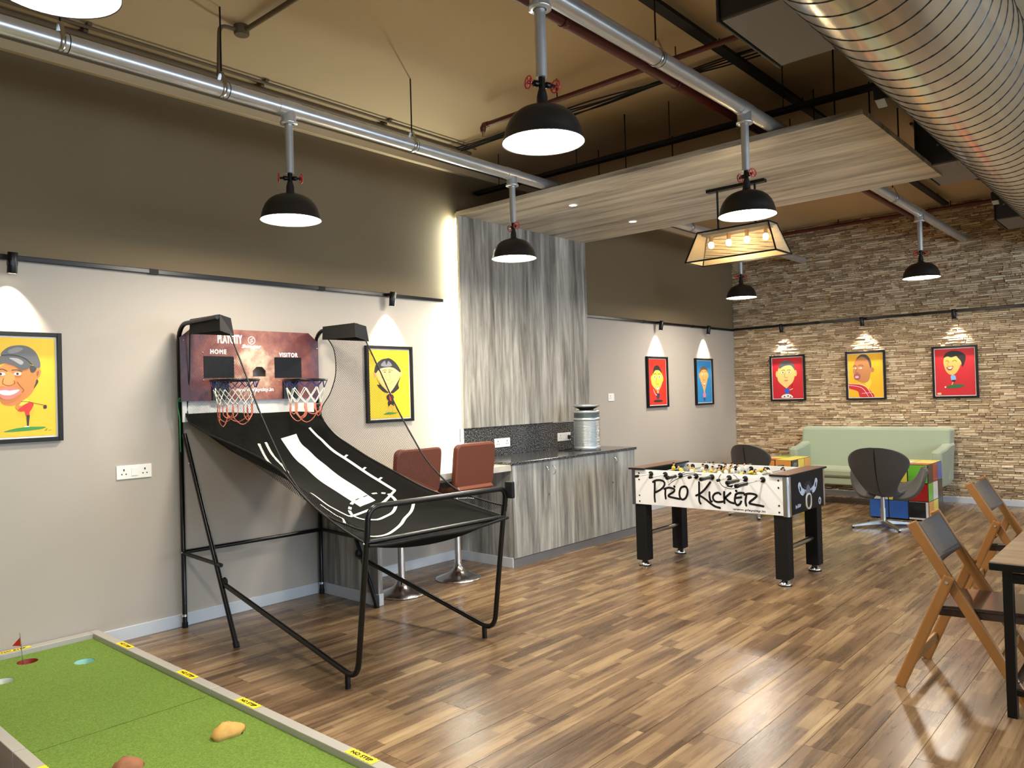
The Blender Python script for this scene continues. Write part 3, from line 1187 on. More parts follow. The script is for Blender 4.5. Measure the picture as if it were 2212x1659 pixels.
spot = make_spot()
SPOTS = [((1.42, W - 0.045, 2.385), 0, 'track spotlight above the golf picture at the left edge'),
         ((4.235, W - 0.045, 2.385), 0, 'track spotlight above the picture behind the basketball net'),
         ((8.64, W - 0.045, 2.375), 0, 'track spotlight above the red picture on the plain wall'),
         ((9.92, W - 0.045, 2.375), 0, 'track spotlight above the blue picture'),
         ((S - 0.085, 4.40, 2.386), -90, 'track spotlight nearest the corner on the stone wall'),
         ((S - 0.085, 3.30, 2.388), -90, 'track spotlight above the orange picture on stone'),
         ((S - 0.085, 2.215, 2.391), -90, 'track spotlight farthest right on the stone wall')]
for i, (p, a, lab) in enumerate(SPOTS):
    s = spot if i == 0 else copy_tree(spot)
    s.location = p
    s.rotation_euler = (0, 0, math.radians(a))
    s['label'] = lab

# ------------------------------------------------------------------ spiral duct with outlets
YD, ZD, RD = 0.97, 3.34, 0.35
duct = thing('spiral_duct', 'large silver spiral air duct under the ceiling', 'duct', (4.5, YD, ZD))
mat('duct_metal', (222, 221, 217), 0.2, 1.0, noise=((2.5, 30, 30), 0.14))
MB().cyl((-1.6, YD, ZD), (S - 0.03, YD, ZD), RD, seg=72).build('duct_tube', 'duct_metal', duct)
pts = []
x = -1.55
k = 0
while x < S - 0.05:
    a = 2 * PI * k / 40
    pts.append((x, YD + RD * 1.001 * math.cos(a), ZD + RD * 1.001 * math.sin(a)))
    x += 0.15 / 40
    k += 1
MB().tube(pts, 0.0035, 5).build('spiral_seam', 'galv_dark', duct)
for x in (0.6, 3.1, 5.2, 7.9):
    hb = MB().cyl((x, YD + RD, ZD), (x, YD + RD, HC), 0.006, seg=6).cyl((x, YD - RD, ZD), (x, YD - RD, HC), 0.006, seg=6).build('duct_hanger', 'black_metal', duct)
mat('vent_dark', (58, 60, 66), 0.5)
mat('vent_pale', (122, 122, 128), 0.5)
VB = [(3.33, 4.02, 'outlet box on the duct nearest, cut by the top edge'),
      (6.72, 7.44, 'outlet box on the duct beside the end of the overhead slab'),
      (9.5, 10.2, 'outlet box on the duct against the stone wall')]
for i, (x0, x1, lab) in enumerate(VB):
    y1 = 1.6 if i < 2 else 1.53
    v = thing('duct_outlet', 'grey metal ' + lab, 'vent', ((x0 + x1) / 2, 1.4, 3.2), 'grey outlet boxes on the duct')
    MB().box(x0, x1, 1.24, y1, 3.215, 3.60).build('plenum_box', 'vent_dark', v, bevel=0.004)
    MB().box(x0 + 0.004, x1 - 0.004, 1.24, y1 - 0.01, 3.205, 3.216).build('underside', 'vent_pale', v)
    MB().box(x0 - 0.015, x1 + 0.015, y1, y1 + 0.012, 3.20, 3.61).build('grille_frame', 'vent_dark', v, bevel=0.003)
    for k in range(9):
        zz = 3.24 + k * 0.04
        MB().obox(((x0 + x1) / 2, y1 + 0.015, zz), ((x1 - x0) / 2 - 0.02, 0, 0), (0, 0.008, 0.008), (0, -0.0008, 0.0008)).build('louvre', 'vent_pale', v)
    MB().sphere((x0 - 0.002, 1.45, 3.36), (0.006, 0.011, 0.011), 10, 6).build('screw_cap', 'vent_pale', v)
for i, (x, lab) in enumerate(((5.1, 'small black floodlight tucked under the duct above the slab'), (8.75, 'small black floodlight under the duct near the stone wall'))):
    t = thing('duct_floodlight', lab, 'spotlight', (x, 1.42, 3.3), 'floodlights under the duct')
    MB().obox((x, 1.40, 3.31), (0.07, 0, 0.02), (0, 0.03, 0), (-0.012, 0, 0.04)).build('housing', 'black_matte', t, bevel=0.004)
    MB().obox((x + 0.02, 1.41, 3.262), (0.045, 0, -0.02), (0, 0.028, 0), (0.004, 0, 0.010)).build('glass_face', mat('flood_glass', (200, 214, 226), 0.2), t, bevel=0.002)
    MB().bar((x, 1.38, 3.33), (x, 1.30, 3.42), 0.02, 0.004).build('bracket', 'black_matte', t)

# ------------------------------------------------------------------ sprinkler pipes, conduits, cables
rp = thing('sprinkler_pipe', 'dark red sprinkler pipe crossing below the ceiling with end head', 'pipe', (4.35, 3.0, 3.6), 'dark red sprinkler pipes')
MB().cyl((4.35, 4.04, 3.6), (4.35, YR + 0.2, 3.6), 0.018, seg=12).build('pipe', 'red_pipe', rp)
MB().tube([(4.35, 4.03, 3.6), (4.35, 4.07, 3.6), (4.35, 4.085, 3.58), (4.35, 4.085, 3.55)], [0.022, 0.024, 0.024, 0.02], 12).build('elbow', 'red_pipe', rp)
MB().cyl((4.35, 4.085, 3.555), (4.35, 4.085, 3.515), 0.012, 0.006, seg=8).cyl((4.35, 4.085, 3.512), (4.35, 4.085, 3.508), 0.014, seg=10).build('sprinkler_head', mat('brass', (178, 138, 72), 0.3, 0.8), rp)
for y in (3.35, 1.9):
    MB().cyl((4.35, y, 3.61), (4.35, y, HC), 0.005, seg=6).build('hanger_rod', 'black_metal', rp)
rp = thing('sprinkler_pipe', 'dark red sprinkler pipe running alongside the silver pipe', 'pipe', (5, 2.48, 3.5), 'dark red sprinkler pipes')
MB().cyl((1.0, 2.48, 3.5), (S - 0.1, 2.48, 3.5), 0.03, seg=14).build('pipe', 'red_pipe', rp)
for x in (3.3, 4.5, 6.4):
    MB().lathe([(0.032, -0.02), (0.034, -0.02), (0.034, 0.02), (0.032, 0.02)], 14, (x, 2.48, 3.5), axis=(1, 0, 0)).cyl((x, 2.48, 3.53), (x, 2.48, HC), 0.005, seg=6).build('pipe_clip', 'red_pipe', rp)
rp = thing('sprinkler_pipe', 'dark red sprinkler pipe along the top of the stone wall', 'pipe', (S - 0.16, 3.0, 3.67), 'dark red sprinkler pipes')
MB().cyl((S - 0.16, 4.35, 3.67), (S - 0.16, YR + 0.2, 3.67), 0.024, seg=12).build('pipe', 'red_pipe', rp)
MB().cyl((S - 0.16, 4.33, 3.67), (S - 0.16, 4.33, 3.60), 0.02, 0.012, seg=10).build('elbow', 'red_pipe', rp)
MB().cyl((S - 0.16, 4.33, 3.60), (S - 0.16, 4.33, 3.565), 0.012, 0.008, seg=8).build('sprinkler_head', 'brass', rp)
for y in (3.55, 2.2):
    MB().cyl((S - 0.16, y, 3.68), (S - 0.16, y, HC), 0.006, seg=6).build('hanger_rod', 'black_metal', rp)

for i, (y, z, r) in enumerate(((4.86, 3.70, 0.017), (4.93, 3.715, 0.012), (4.79, 3.725, 0.01))):
    c = thing('ceiling_conduit', ('thick brown conduit along the ceiling beside the brown wall', 'thin brown conduit closest to the brown wall',
                                  'thin brown conduit nearest the silver pipe along the ceiling')[i], 'conduit', (2, y, z), 'conduits along the ceiling')
    MB().cyl((XN + 0.05, y, z), (5.0, y, z), r, seg=10).build('tube', 'conduit_brown', c)
    for x in (0.6, 1.75, 2.9, 4.0):
        MB().box(x - 0.012, x + 0.012, y - r - 0.014, y + r + 0.014, z + r - 0.003, HC).build('saddle', 'conduit_brown', c)
c = thing('ceiling_conduit', 'brown conduit with round junction box bending down to the silver pipe', 'conduit', (2.39, 4.2, 3.7), 'conduits along the ceiling')
MB().tube(fillet([(2.2, 4.13, 3.37), (2.25, 4.2, 3.71), (2.39, 4.2, 3.72)], 0.05), 0.012, 8).build('drop_tube', 'conduit_brown', c)
MB().cyl((2.39, 4.2, 3.70), (2.39, 4.2, HC), 0.045, seg=16).cyl((2.39, 4.2, 3.694), (2.39, 4.2, 3.70), 0.04, seg=16).build('junction_box', 'conduit_brown', c)
MB().cyl((2.40, 4.16, 3.72), (2.43, 1.2, 3.72), 0.015, seg=10).build('tube', 'conduit_brown', c)
c = thing('ceiling_conduit', 'thin brown conduit crossing the ceiling beyond the slab near stone wall', 'conduit', (9.4, 2.9, 3.72), 'conduits along the ceiling')
MB().tube([(7.2, 1.75, 3.72), (9.6, 1.75, 3.72), (9.9, 1.62, 3.71), (10.7, 1.62, 3.71)], 0.014, 8).build('tube', 'conduit_brown', c)
rng = random.Random(5)
for k in range(5):
    x = 4.80 + 0.028 * k
    pts = [(x + rng.uniform(-0.02, 0.02), 4.98 - 0.55 * i, 3.705 - 0.012 * math.sin(i * 1.9 + k) + rng.uniform(-0.008, 0.008)) for i in range(14)]
    c = MB().tube(crom(pts, 4, False), 0.006, 5).build('ceiling_cable', 'black_matte', origin=(x, 2, 3.7))
    tag(c, 'thin black cable in the sagging bundle below the ceiling', 'cable', 'black cables bundled below the ceiling')
tr = thing('cable_tray', 'long black metal tray on the ceiling above the silver pipe', 'cable tray', (5, 2.2, 3.68))
MB().box(2.6, S - 0.3, 2.19, 2.25, 3.675, 3.68).box(2.6, S - 0.3, 2.185, 2.19, 3.675, 3.70).box(2.6, S - 0.3, 2.25, 2.255, 3.675, 3.70).build('tray', 'black_matte', tr)
for x in (3.2, 4.6, 6.0, 7.4, 8.8, 10.2):
    MB().cyl((x, 2.22, 3.68), (x, 2.22, HC), 0.005, seg=6).build('hanger_rod', 'black_metal', tr)
tr = thing('cable_tray', 'black metal tray crossing just behind the overhead slab edge', 'cable tray', (5.3, 3.3, 3.42))
MB().box(5.28, 5.34, 1.36, 5.1, 3.42, 3.43).box(5.275, 5.28, 1.36, 5.1, 3.42, 3.45).box(5.34, 5.345, 1.36, 5.1, 3.42, 3.45).build('tray', 'black_matte', tr)  # added black strip; stands in for the dark shadow area over the slab
for y in (4.8, 3.9, 3.0, 2.1):
    MB().cyl((5.31, y, 3.43), (5.31, y, HC), 0.004, seg=6).build('hanger_rod', 'black_metal', tr)

# ------------------------------------------------------------------ twin-hoop basketball game
bb = thing('basketball_game', 'twin-hoop arcade basketball game with black sling ramp and steel frame', 'arcade game', (2.95, 4.2, 0))
XA, XB = 2.42, 3.47            # side frames
TR = 0.0155


def ip(tab, y):
    return sum(ip0(tab, y + k * 0.018) for k in range(-4, 5)) / 9 if 3.25 < y < 5.0 else ip0(tab, y)


def ip0(tab, y):
    tab = sorted(tab)
    if y <= tab[0][0]:
        return tab[0][1]
    for (a, za), (b, zb_) in zip(tab, tab[1:]):
        if y <= b:
            return za + (zb_ - za) * (y - a) / (b - a)
    return tab[-1][1]


RL = [(5.12, 1.5), (5.05, 1.38), (4.80, 1.306), (4.41, 1.23), (4.15, 1.17), (3.89, 1.09), (3.77, 1.0), (3.59, .91), (3.38, .83), (3.14, .76)]
RR = [(5.12, 1.47), (5.05, 1.36), (4.9, 1.24), (4.5, 1.085), (3.9, .897), (3.69, .855), (3.44, .81), (3.14, .76)]
RC = [(5.12, 1.46), (5.05, 1.40), (4.95, 1.24), (4.8, 1.09), (4.5, 1.0), (4.2, .93), (4.0, .87), (3.8, .81), (3.5, .75), (3.14, .74)]


def ramp_z(x, y):
    u = min(max((x - XA) / (XB - XA), 0), 1)
    l, r, c = ip(RL, y), ip(RR, y), ip(RC, y)
    return (1 - u) * l + u * r + (c - (l + r) / 2) * (1 - abs(2 * u - 1) ** 3)


# frame tubes
BM = 'black_satin'
for x in (2.405, 3.49):
    s = 1 if x > 3 else -1
    up = MB().tube([(x, 5.13, 0.0), (x, 5.13, 1.93)] + arcpts((x, 5.02, 1.93), 0.11, 0, PI / 2, 6, (0, 1, 0), (0, 0, 1)) + [(x, 4.60, 2.045)], TR, 10)
    po = up.build('rear_post', BM, bb)
    MB().cyl((x, 5.13, 0), (x, 5.13, 0.035), 0.019, seg=12).build('foot_cap', 'black_matte', po)
    MB().cyl((x, 5.13, 0.075), (x, 5.13, 0.09), 0.0185, seg=12).build('collar', 'chrome', po)
    lg = MB().tube([(x, 5.08, 1.30), (x, 4.45, 0.0)], TR, 10).build('brace_leg', BM, bb)
    MB().tube([(x, 4.464, 0.03), (x, 4.45, 0.0)], 0.019, 10).build('foot_cap', 'black_matte', lg)
    MB().tube([(x, 5.13, 0.50), (x, 4.62, 0.48)], 0.013, 10).build('side_rail', BM, bb)
# front U frame with the low diagonal rails
for x in (XA, XB - 0.02):
    pts = [(x, 4.62, 0.36), (x, 3.40, 0.075), (x, 3.25, 0.04), (x, 3.235, 0.16), (x, 3.145, 0.85)]
    fr = MB().tube(fillet([(x, 4.62, 0.36), (x, 3.26, 0.06), (x, 3.15, 0.84)], 0.1, 8), TR, 10).build('side_frame', BM, bb)
    MB().tube([(x, 3.345, 0.085), (x, 3.345, 0.0)], TR, 10).build('foot', BM, fr)
    MB().sphere((x, 4.61, 0.375), (0.018, 0.024, 0.03), 10, 8).build('hinge_cap', 'black_matte', fr)
MB().tube(fillet([(XA, 3.152, 0.80), (XA, 3.14, 0.955), (XB - 0.02, 3.13, 0.94), (XB - 0.02, 3.152, 0.80)], 0.11, 8), TR, 10).build('ball_stop_bar', BM, bb)
MB().tube([(XA, 3.155, 0.775), (XB - 0.02, 3.155, 0.765)], 0.012, 10).build('front_rail', BM, bb)
MB().tube([(2.405, 5.13, 0.505), (3.49, 5.13, 0.495)], 0.014, 10).build('rear_rail', BM, bb)
MB().tube([(2.405, 5.10, 1.47), (3.49, 5.10, 1.47)], 0.014, 10).build('top_rail', BM, bb)
MB().obox((XB - 0.01, 3.11, 0.93), (0.014, 0, 0), (0, 0.03, 0), (0, 0, 0.05)).build('control_box', 'black_matte', bb, bevel=0.006)
mb = MB()
for p in ((XA - 0.016, 3.16, 0.77), (XB - 0.036, 3.16, 0.765), (2.39, 5.12, 0.505), (2.40, 4.66, 0.43), (2.39, 4.99, 1.11)):
    mb.sphere(p, 0.006, 8, 6)
mb.build('frame_bolt', 'chrome', bb)

# sling ramp
mat('sling_cloth', (15, 14, 12), 0.95, noise=((3, 9, 9), 0.25), bump=((6, 9, 9), 0.3), spec=0.12)


def ramp_fn(u, v):
    y = 5.12 + (3.14 - 5.12) * v
    x = XA + (XB - XA) * u
    return (x, y, ramp_z(x, y) + 0.006 * math.sin(9 * u + 5 * v) * math.sin(PI * u))


sling = MB().grid(ramp_fn, 26, 56).build('sling_ramp', 'sling_cloth', bb, solid=0.003)
hem = MB()
for tab, x in ((RL, XA), (RR, XB)):
    hem.tube([(x, 5.12 - 1.98 * k / 40, ip(tab, 5.12 - 1.98 * k / 40)) for k in range(41)], 0.006, 6)
hem.tube([ramp_fn(k / 20, 1.0) for k in range(21)], 0.009, 6)
hem.build('sling_hem', 'black_matte', bb)
# loose cloth skirt under the front rail
MB().grid(lambda u, v: (XA + 0.02 + (XB - XA - 0.04) * u, 3.15 + 0.06 * v, ramp_z(XA + (XB - XA) * u, 3.14) - v * (0.012 + 0.045 * math.sin(PI * u))), 20, 3).build('sling_skirt', 'sling_cloth', bb)
# white court print lying on the cloth
mat('court_white', (232, 226, 206), 0.7)


def on_ramp(p):
    x, y = p[0] / 1000, p[1] / 1000
    return Vector((x, y, ramp_z(x, y) + 0.006 * math.sin(9 * (x - XA) / (XB - XA) + 5 * (5.12 - y) / 1.98) * math.sin(PI * (x - XA) / (XB - XA)) + 0.004))


def ramp_n(p):
    x, y = p[0] / 1000, p[1] / 1000
    e = 0.02
    return Vector((-(ramp_z(x + e, y) - ramp_z(x - e, y)) / (2 * e), -(ramp_z(x, y + e) - ramp_z(x, y - e)) / (2 * e), 1)).normalized()


def court_line(mb, pts, w=0.02, n=5):
    q = crom(pts, n, False)
    mb.ribbon([on_ramp(p) for p in q], w, [ramp_n(p) for p in q], caps=False)


court = MB()
bandL = [(3046, 4940), (3063, 4839), (3050, 4644), (2954, 4289), (2926, 4051), (2913, 3856)]
bandR = [(3185, 4958), (3187, 4902), (3219, 4826), (3218, 4666), (3176, 4341), (3137, 3990)]
qa, qb = crom(bandL, 8, False), crom(bandR, 8, False)
nb = 6
grid = []
for a, b in zip(qa, qb):
    grid.append([on_ramp((a[0] + (b[0] - a[0]) * k / nb, a[1] + (b[1] - a[1]) * k / nb)) for k in range(nb + 1)])
vs = [p for r in grid for p in r]
court.add(vs, [(i * (nb + 1) + k, i * (nb + 1) + k + 1, (i + 1) * (nb + 1) + k + 1, (i + 1) * (nb + 1) + k) for i in range(len(grid) - 1) for k in range(nb)])
key = [(3316, 4984), (3342, 4932), (3364, 4872), (3370, 4728), (3372, 4522), (3357, 4299), (3347, 4047)]
court_line(court, key)
court_line(court, [(3347, 4047), (3278, 4017), (3139, 3933), (2950, 3809), (2707, 3684)])
court_line(court, [(2707, 3684), (2680, 3775), (2649, 3845), (2652, 3985)])
court_line(court, [(2846, 4540), (2900, 4690), (2914, 4773), (2912, 4851), (2913, 4921)])
court_line(court, [(2853, 4911), (2844, 4821), (2816, 4672)])
court_line(court, [(2574, 3779), (2589, 3720), (2594, 3655), (2612, 3622), (2560, 3530)], 0.016)
court_line(court, [(3289, 4046), (3278, 3975), (3244, 3912), (3128, 3796), (3025, 3712), (2881, 3628), (2818, 3626), (2765, 3644), (2745, 3703), (2776, 3776)])
court_line(court, [(3339, 3847), (3228, 3744), (3069, 3622), (2935, 3502), (2768, 3370), (2669, 3307), (2579, 3281), (2530, 3288)])
dash = crom([(2776, 3776), (2800, 3809), (2875, 3893), (2965, 3971), (3079, 4042), (3193, 4094), (3259, 4080), (3289, 4046)], 6, False)
for k in range(0, len(dash) - 3, 6):
    seg = dash[k:k + 4]
    if not 2900 < seg[0][0] < 3120:
        court.ribbon([on_ramp(p) for p in seg], 0.02, [ramp_n(p) for p in seg], caps=False)
for x, y in ((3372, 4640), (3366, 4420), (3356, 4230)):
    court.ribbon([on_ramp((x, y)), on_ramp((x + 32, y + 4))], 0.02, ramp_n((x, y)), caps=False)
court.build('court_print', 'court_white', bb)
blk = MB()
for k in range(0, len(dash) - 3, 6):
    seg = dash[k:k + 4]
    if 2900 < seg[0][0] < 3120:
        blk.ribbon([on_ramp(p) + Vector((0, 0, 0.001)) for p in seg], 0.01, [ramp_n(p) for p in seg], caps=False)
blk.build('court_dash', 'black_matte', bb)

# backboard
bd = bpy.data.materials.new('backboard_print')
bd.use_nodes = True
nt = bd.node_tree
b = nt.nodes['Principled BSDF']
tc = nt.nodes.new('ShaderNodeTexCoord')
n = nt.nodes.new('ShaderNodeTexNoise')
n.inputs['Scale'].default_value = 6
n.inputs['Detail'].default_value = 8
n.inputs['Roughness'].default_value = 0.65
sp = nt.nodes.new('ShaderNodeSeparateXYZ')
dst = nt.nodes.new('ShaderNodeVectorMath')
dst.operation = 'DISTANCE'
dst.inputs[1].default_value = (2.94 - 2.95, 5.04 - 4.2, 1.76)
nt.links.new(tc.outputs['Object'], dst.inputs[0])
nt.links.new(tc.outputs['Object'], n.inputs['Vector'])
ma = nt.nodes.new('ShaderNodeMath')
ma.operation = 'MULTIPLY_ADD'
ma.inputs[1].default_value = 0.9
nt.links.new(n.outputs['Fac'], ma.inputs[0])
nt.links.new(dst.outputs['Value'], ma.inputs[2])
r = _ramp(nt, [(0.42, (206, 186, 156)), (0.62, (152, 98, 80)), (0.82, (112, 56, 48)), (1.0, (70, 40, 52))])
nt.links.new(ma.outputs[0], r.inputs[0])
nt.links.new(r.outputs[0], b.inputs['Base Color'])
b.inputs['Roughness'].default_value = 0.4
MATS['backboard_print'] = bd
BX0, BX1, BY, BZ0, BZ1 = 2.376, 3.455, 5.05, 1.52, 2.015
out = [(BX0, BZ0), (BX1, BZ0), (BX1, BZ1 - 0.07), (BX1 - 0.085, BZ1), (BX0 + 0.085, BZ1), (BX0, BZ1 - 0.07)]
# two sheets around the ball opening (a real hole)
hx0, hx1, hz0, hz1 = 2.90, 3.005, 1.685, 1.755
brd = MB()
hole = [(hx0, hz0), (hx0, hz0 + 0.04), (hx0 + 0.03, hz1), (hx1 - 0.03, hz1), (hx1, hz0 + 0.04), (hx1, hz0)]
bot = [(BX0, BZ0), (BX1, BZ0), (BX1, hz0), (hx1, hz0), (hx0, hz0), (BX0, hz0)]
lef = [(BX0, hz0), (hx0, hz0), (hx0, hz0 + 0.04), (hx0 + 0.03, hz1), (BX0, hz1)]
rig = [(hx1, hz0), (BX1, hz0), (BX1, hz1), (hx1 - 0.03, hz1), (hx1, hz0 + 0.04)]
top = [(BX0, hz1), (hx0 + 0.03, hz1), (hx1 - 0.03, hz1), (BX1, hz1), (BX1, BZ1 - 0.07), (BX1 - 0.085, BZ1), (BX0 + 0.085, BZ1), (BX0, BZ1 - 0.07)]
for pl in (bot, lef, rig, top):
    brd.prism([(x, BY, z) for x, z in pl], (0, 0.012, 0))
bo = brd.build('backboard', 'backboard_print', bb)
mat('print_white', (238, 232, 224), 0.5)
yb = BY - 0.0015
pr = MB()
lettering(pr, 'PLAYCITY', (2.64, yb, 1.917), (0.18, 0, 0), (0, 0, 0.06), bold=0.003)
lettering(pr, 'Swager', (2.82, yb, 1.882), (0.15, 0, 0), (0, 0, 0.03), bold=0.003, shear=0.25)
lettering(pr, 'HOME', (2.585, yb, 1.842), (0.115, 0, 0), (0, 0, 0.03), bold=0.0025, spacing=1.25)
lettering(pr, 'VISITOR', (3.115, yb, 1.83), (0.155, 0, 0), (0, 0, 0.03), bold=0.0025, spacing=1.2)
lettering(pr, 'www.playcity.in', (2.775, yb, 1.572), (0.285, 0, 0), (0, 0, 0.032), bold=0.0018)
cx, cz = 2.895, 1.944
pr.lathe([(0.024, 0), (0.029, 0)], 28, (cx, yb, cz), axis=(0, 1, 0))
pr.ribbon([(cx + 0.012, yb, cz + 0.014), (cx - 0.01, yb, cz + 0.002), (cx + 0.01, yb, cz - 0.004), (cx - 0.012, yb, cz - 0.015)], 0.007, (0, -1, 0), caps=False)
pr.build('board_lettering', 'print_white', bo)
mat('screen_dark', (18, 21, 25), 0.55, spec=0.2)
for x0, x1, z0, z1 in ((2.535, 2.755, 1.676, 1.825), (3.075, 3.30, 1.676, 1.826)):
    MB().box(x0, x1, BY - 0.004, BY, z0, z1).build('score_screen', 'screen_dark', bo)
MB().box(BX0 + 0.02, BX1 - 0.03, BY + 0.03, BY + 0.04, 1.38, 1.53).build('rear_panel', mat('rear_panel_white', (206, 206, 202), 0.5), bb)
mb = MB()
for x, z in ((BX0 + 0.02, 1.93), (BX1 - 0.012, 1.90), (2.53, 1.66), (3.11, 1.655), (2.86, 1.67), (2.53, 1.85)):
    mb.sphere((x, BY - 0.001, z), 0.005, 8, 6)
mb.build('board_screw', 'chrome', bo)

# hoops with cord nets
mat('cord_white', (226, 218, 204), 0.7)
mat('cord_red', (206, 112, 86), 0.7)
mat('cord_blue', (34, 32, 92), 0.7)
rngh = random.Random(2)
for hx in (2.648, 3.197):
    RH = 0.155
    hy = 5.05 - 0.05 - RH
    hz = 1.652
    ho = MB().tube([(hx + RH * math.cos(2 * PI * k / 32), hy + RH * math.sin(2 * PI * k / 32), hz) for k in range(32)], 0.0075, 8, closed=True).build('hoop_rim', 'black_satin', bb)
    MB().box(hx - 0.06, hx + 0.06, 5.035, 5.05, hz - 0.13, hz + 0.01).bar((hx - 0.05, 5.035, hz), (hx - 0.05, 4.99, hz), 0.012, 0.03).bar((hx + 0.05, 5.035, hz), (hx + 0.05, 4.99, hz), 0.012, 0.03).build('hoop_bracket', 'black_satin', ho)
    NN = 10

    def cp(k, lev):
        rad = (1.0, 0.9, 0.78, 0.72, 0.70)[lev] * RH
        z_ = hz - (0.0, 0.055, 0.115, 0.165, 0.235)[lev]
        a = 2 * PI * (k + (0.5 if lev % 2 else 0)) / NN
        return Vector((hx + rad * math.cos(a), hy + rad * math.sin(a), z_ + rngh.uniform(-0.006, 0.006)))

    pts = {(k, lev): cp(k, lev) for k in range(NN) for lev in range(5)}
    for lev, nm, m in ((0, 'net_top', 'cord_blue'), (1, 'net_middle', 'cord_white'), (2, 'net_lower', 'cord_white')):
        mb = MB()
        for k in range(NN):
            o_ = 0 if lev % 2 else -1
            mb.tube([pts[(k, lev)], pts[(k, lev + 1)]], 0.0032, 5)
            mb.tube([pts[(k, lev)], pts[((k + (1 if lev % 2 else -1)) % NN, lev + 1)]], 0.0032, 5)
        mb.build(nm, m, ho)
    mb = MB()
    for k in range(0, NN, 2):
        a, c = pts[(k, 3)], pts[((k + 2) % NN, 3)]
        dn = Vector((0, 0, -rngh.uniform(0.07, 0.13)))
        mb.tube(crom([a, a + dn * 0.7, (a + c) / 2 + dn * 1.15, c + dn * 0.7, c], 4, False), 0.0035, 5)
        a = pts[((k + 1) % NN, 3)]
        c = pts[((k + 2) % NN, 3)]
        mb.tube(crom([a, a + dn * 0.6, (a + c) / 2 + dn * 0.9, c + dn * 0.6, c], 4, False), 0.0035, 5)
    mb.build('net_loops', 'cord_red', ho)

# side nets with cloth hoods
net_material('ball_net', (12, 12, 12), 70.0, 0.15, [(0.1, 0.75, 0.75), (0.1, 0.75, -0.75)])
for x, nm in ((2.43, 0), (3.475, 1)):
    # front and back outlines of the net from the hood down (y, z), then along the ramp edge to the front bar
    front = [(4.49, 1.93), (4.34, 1.71), (4.19, 1.48), (4.03, 1.27), (3.84, 1.06), (3.58, 0.90), (3.28, 0.84), (3.15, 0.83)]
    tab = RL if nm == 0 else RR
    back = [(4.95, 1.97), (4.87, 1.87), (4.86, 1.70), (4.93, 1.56), (5.06, ip(tab, 5.06) + 0.01), (4.75, ip(tab, 4.75) + 0.004), (4.2, ip(tab, 4.2) + 0.004), (3.3, ip(tab, 3.3) + 0.004)]
    if nm == 0:
        back[0:4] = [(5.02, 2.0), (5.03, 1.86), (5.04, 1.7), (5.06, 1.58)]
    f_, k_ = crom(front, 6, False), crom(back, 6, False)

    def net_fn(u, v, f_=f_, k_=k_, x=x, nm=nm):
        i = min(int(v * (len(f_) - 1)), len(f_) - 2)
        t = v * (len(f_) - 1) - i
        fy, fz = (f_[i][q] * (1 - t) + f_[i + 1][q] * t for q in (0, 1))
        by, bz = (k_[i][q] * (1 - t) + k_[i + 1][q] * t for q in (0, 1))
        bulge = 0.035 * math.sin(PI * u) * math.sin(PI * min(v * 1.4, 1))
        return (x + (bulge if nm else -bulge * 0.3), by + (fy - by) * u, bz + (fz - bz) * u)

    nt_ = MB().grid(net_fn, 12, 40).build('side_net', 'ball_net', bb)
    MB().tube([net_fn(1, k / 48) for k in range(49)], 0.0055, 6).build('net_front_hem', 'black_matte', nt_)
    MB().tube([net_fn(0, k / 48 * 0.6) for k in range(49)], 0.004, 6).build('net_back_hem', 'black_matte', nt_)
    # hood sleeve over the top arm
    tx = 0.062 if nm == 0 else 0.08
    xo = x - 0.012
    tp = [(xo + 0.006, 5.0, 2.064), (xo + 0.004, 4.60, 2.06), (xo + tx - 0.01, 4.555, 2.035), (xo + tx - 0.012, 4.98, 2.05)]
    bt = [(xo, 5.0, 1.965), (xo - 0.002, 4.585, 1.957), (xo + tx, 4.54, 1.925), (xo + tx, 4.97, 1.965)]
    mbh = MB().add(tp + bt, [(0, 1, 2, 3), (0, 4, 5, 1), (1, 5, 6, 2), (2, 6, 7, 3), (3, 7, 4, 0)])
    mbh.build('net_hood', mat('hood_cloth', (16, 16, 15), 0.75), bb, solid=0.006)
MB().tube(crom([(2.39, 5.11, 1.545), (2.372, 5.10, 1.50), (2.385, 5.10, 1.40), (2.39, 5.11, 1.28), (2.392, 5.11, 1.18)], 5, False), 0.004, 6).tube(
    crom([(2.39, 5.10, 1.54), (2.42, 5.09, 1.56), (2.41, 5.08, 1.53), (2.38, 5.09, 1.52), (2.40, 5.08, 1.57)], 5, False), 0.003, 6).build('green_tie', mat('tie_green', (36, 128, 72), 0.6), bb)

# ------------------------------------------------------------------ foosball table
fb = thing('foosball_table', 'white and black foosball table with silver rods and square black legs', 'foosball table', (6.04, 2.99, 0))
X0, X1, Y0, Y1, ZB, ZTP = 5.67, 6.42, 2.30, 3.68, 0.535, 0.83
mat('panel_white', (226, 226, 226), 0.35)
mat('field_green', (70, 120, 70), 0.6)
mat('cap_wood', (112, 84, 66), 0.35)
RY = [3.481, 3.342, 3.201, 3.058, 2.918, 2.77, 2.637, 2.496]
for x, nm in ((X0, 'side_panel'), (X1 - 0.025, 'side_panel')):
    sd = MB().box(x, x + 0.025, Y0 + 0.02, Y1 - 0.02, ZB, ZTP).build(nm, 'panel_white', fb, bevel=0.002)
    if x == X0:
        near = sd
MB().box(X0 + 0.025, X1 - 0.025, Y0 + 0.03, Y1 - 0.03, 0.62, 0.64).build('playfield', 'field_green', fb)
MB().box(X0 + 0.025, X1 - 0.025, Y0 + 0.03, Y1 - 0.03, ZB, ZB + 0.01).build('floor_board', 'black_matte', fb)
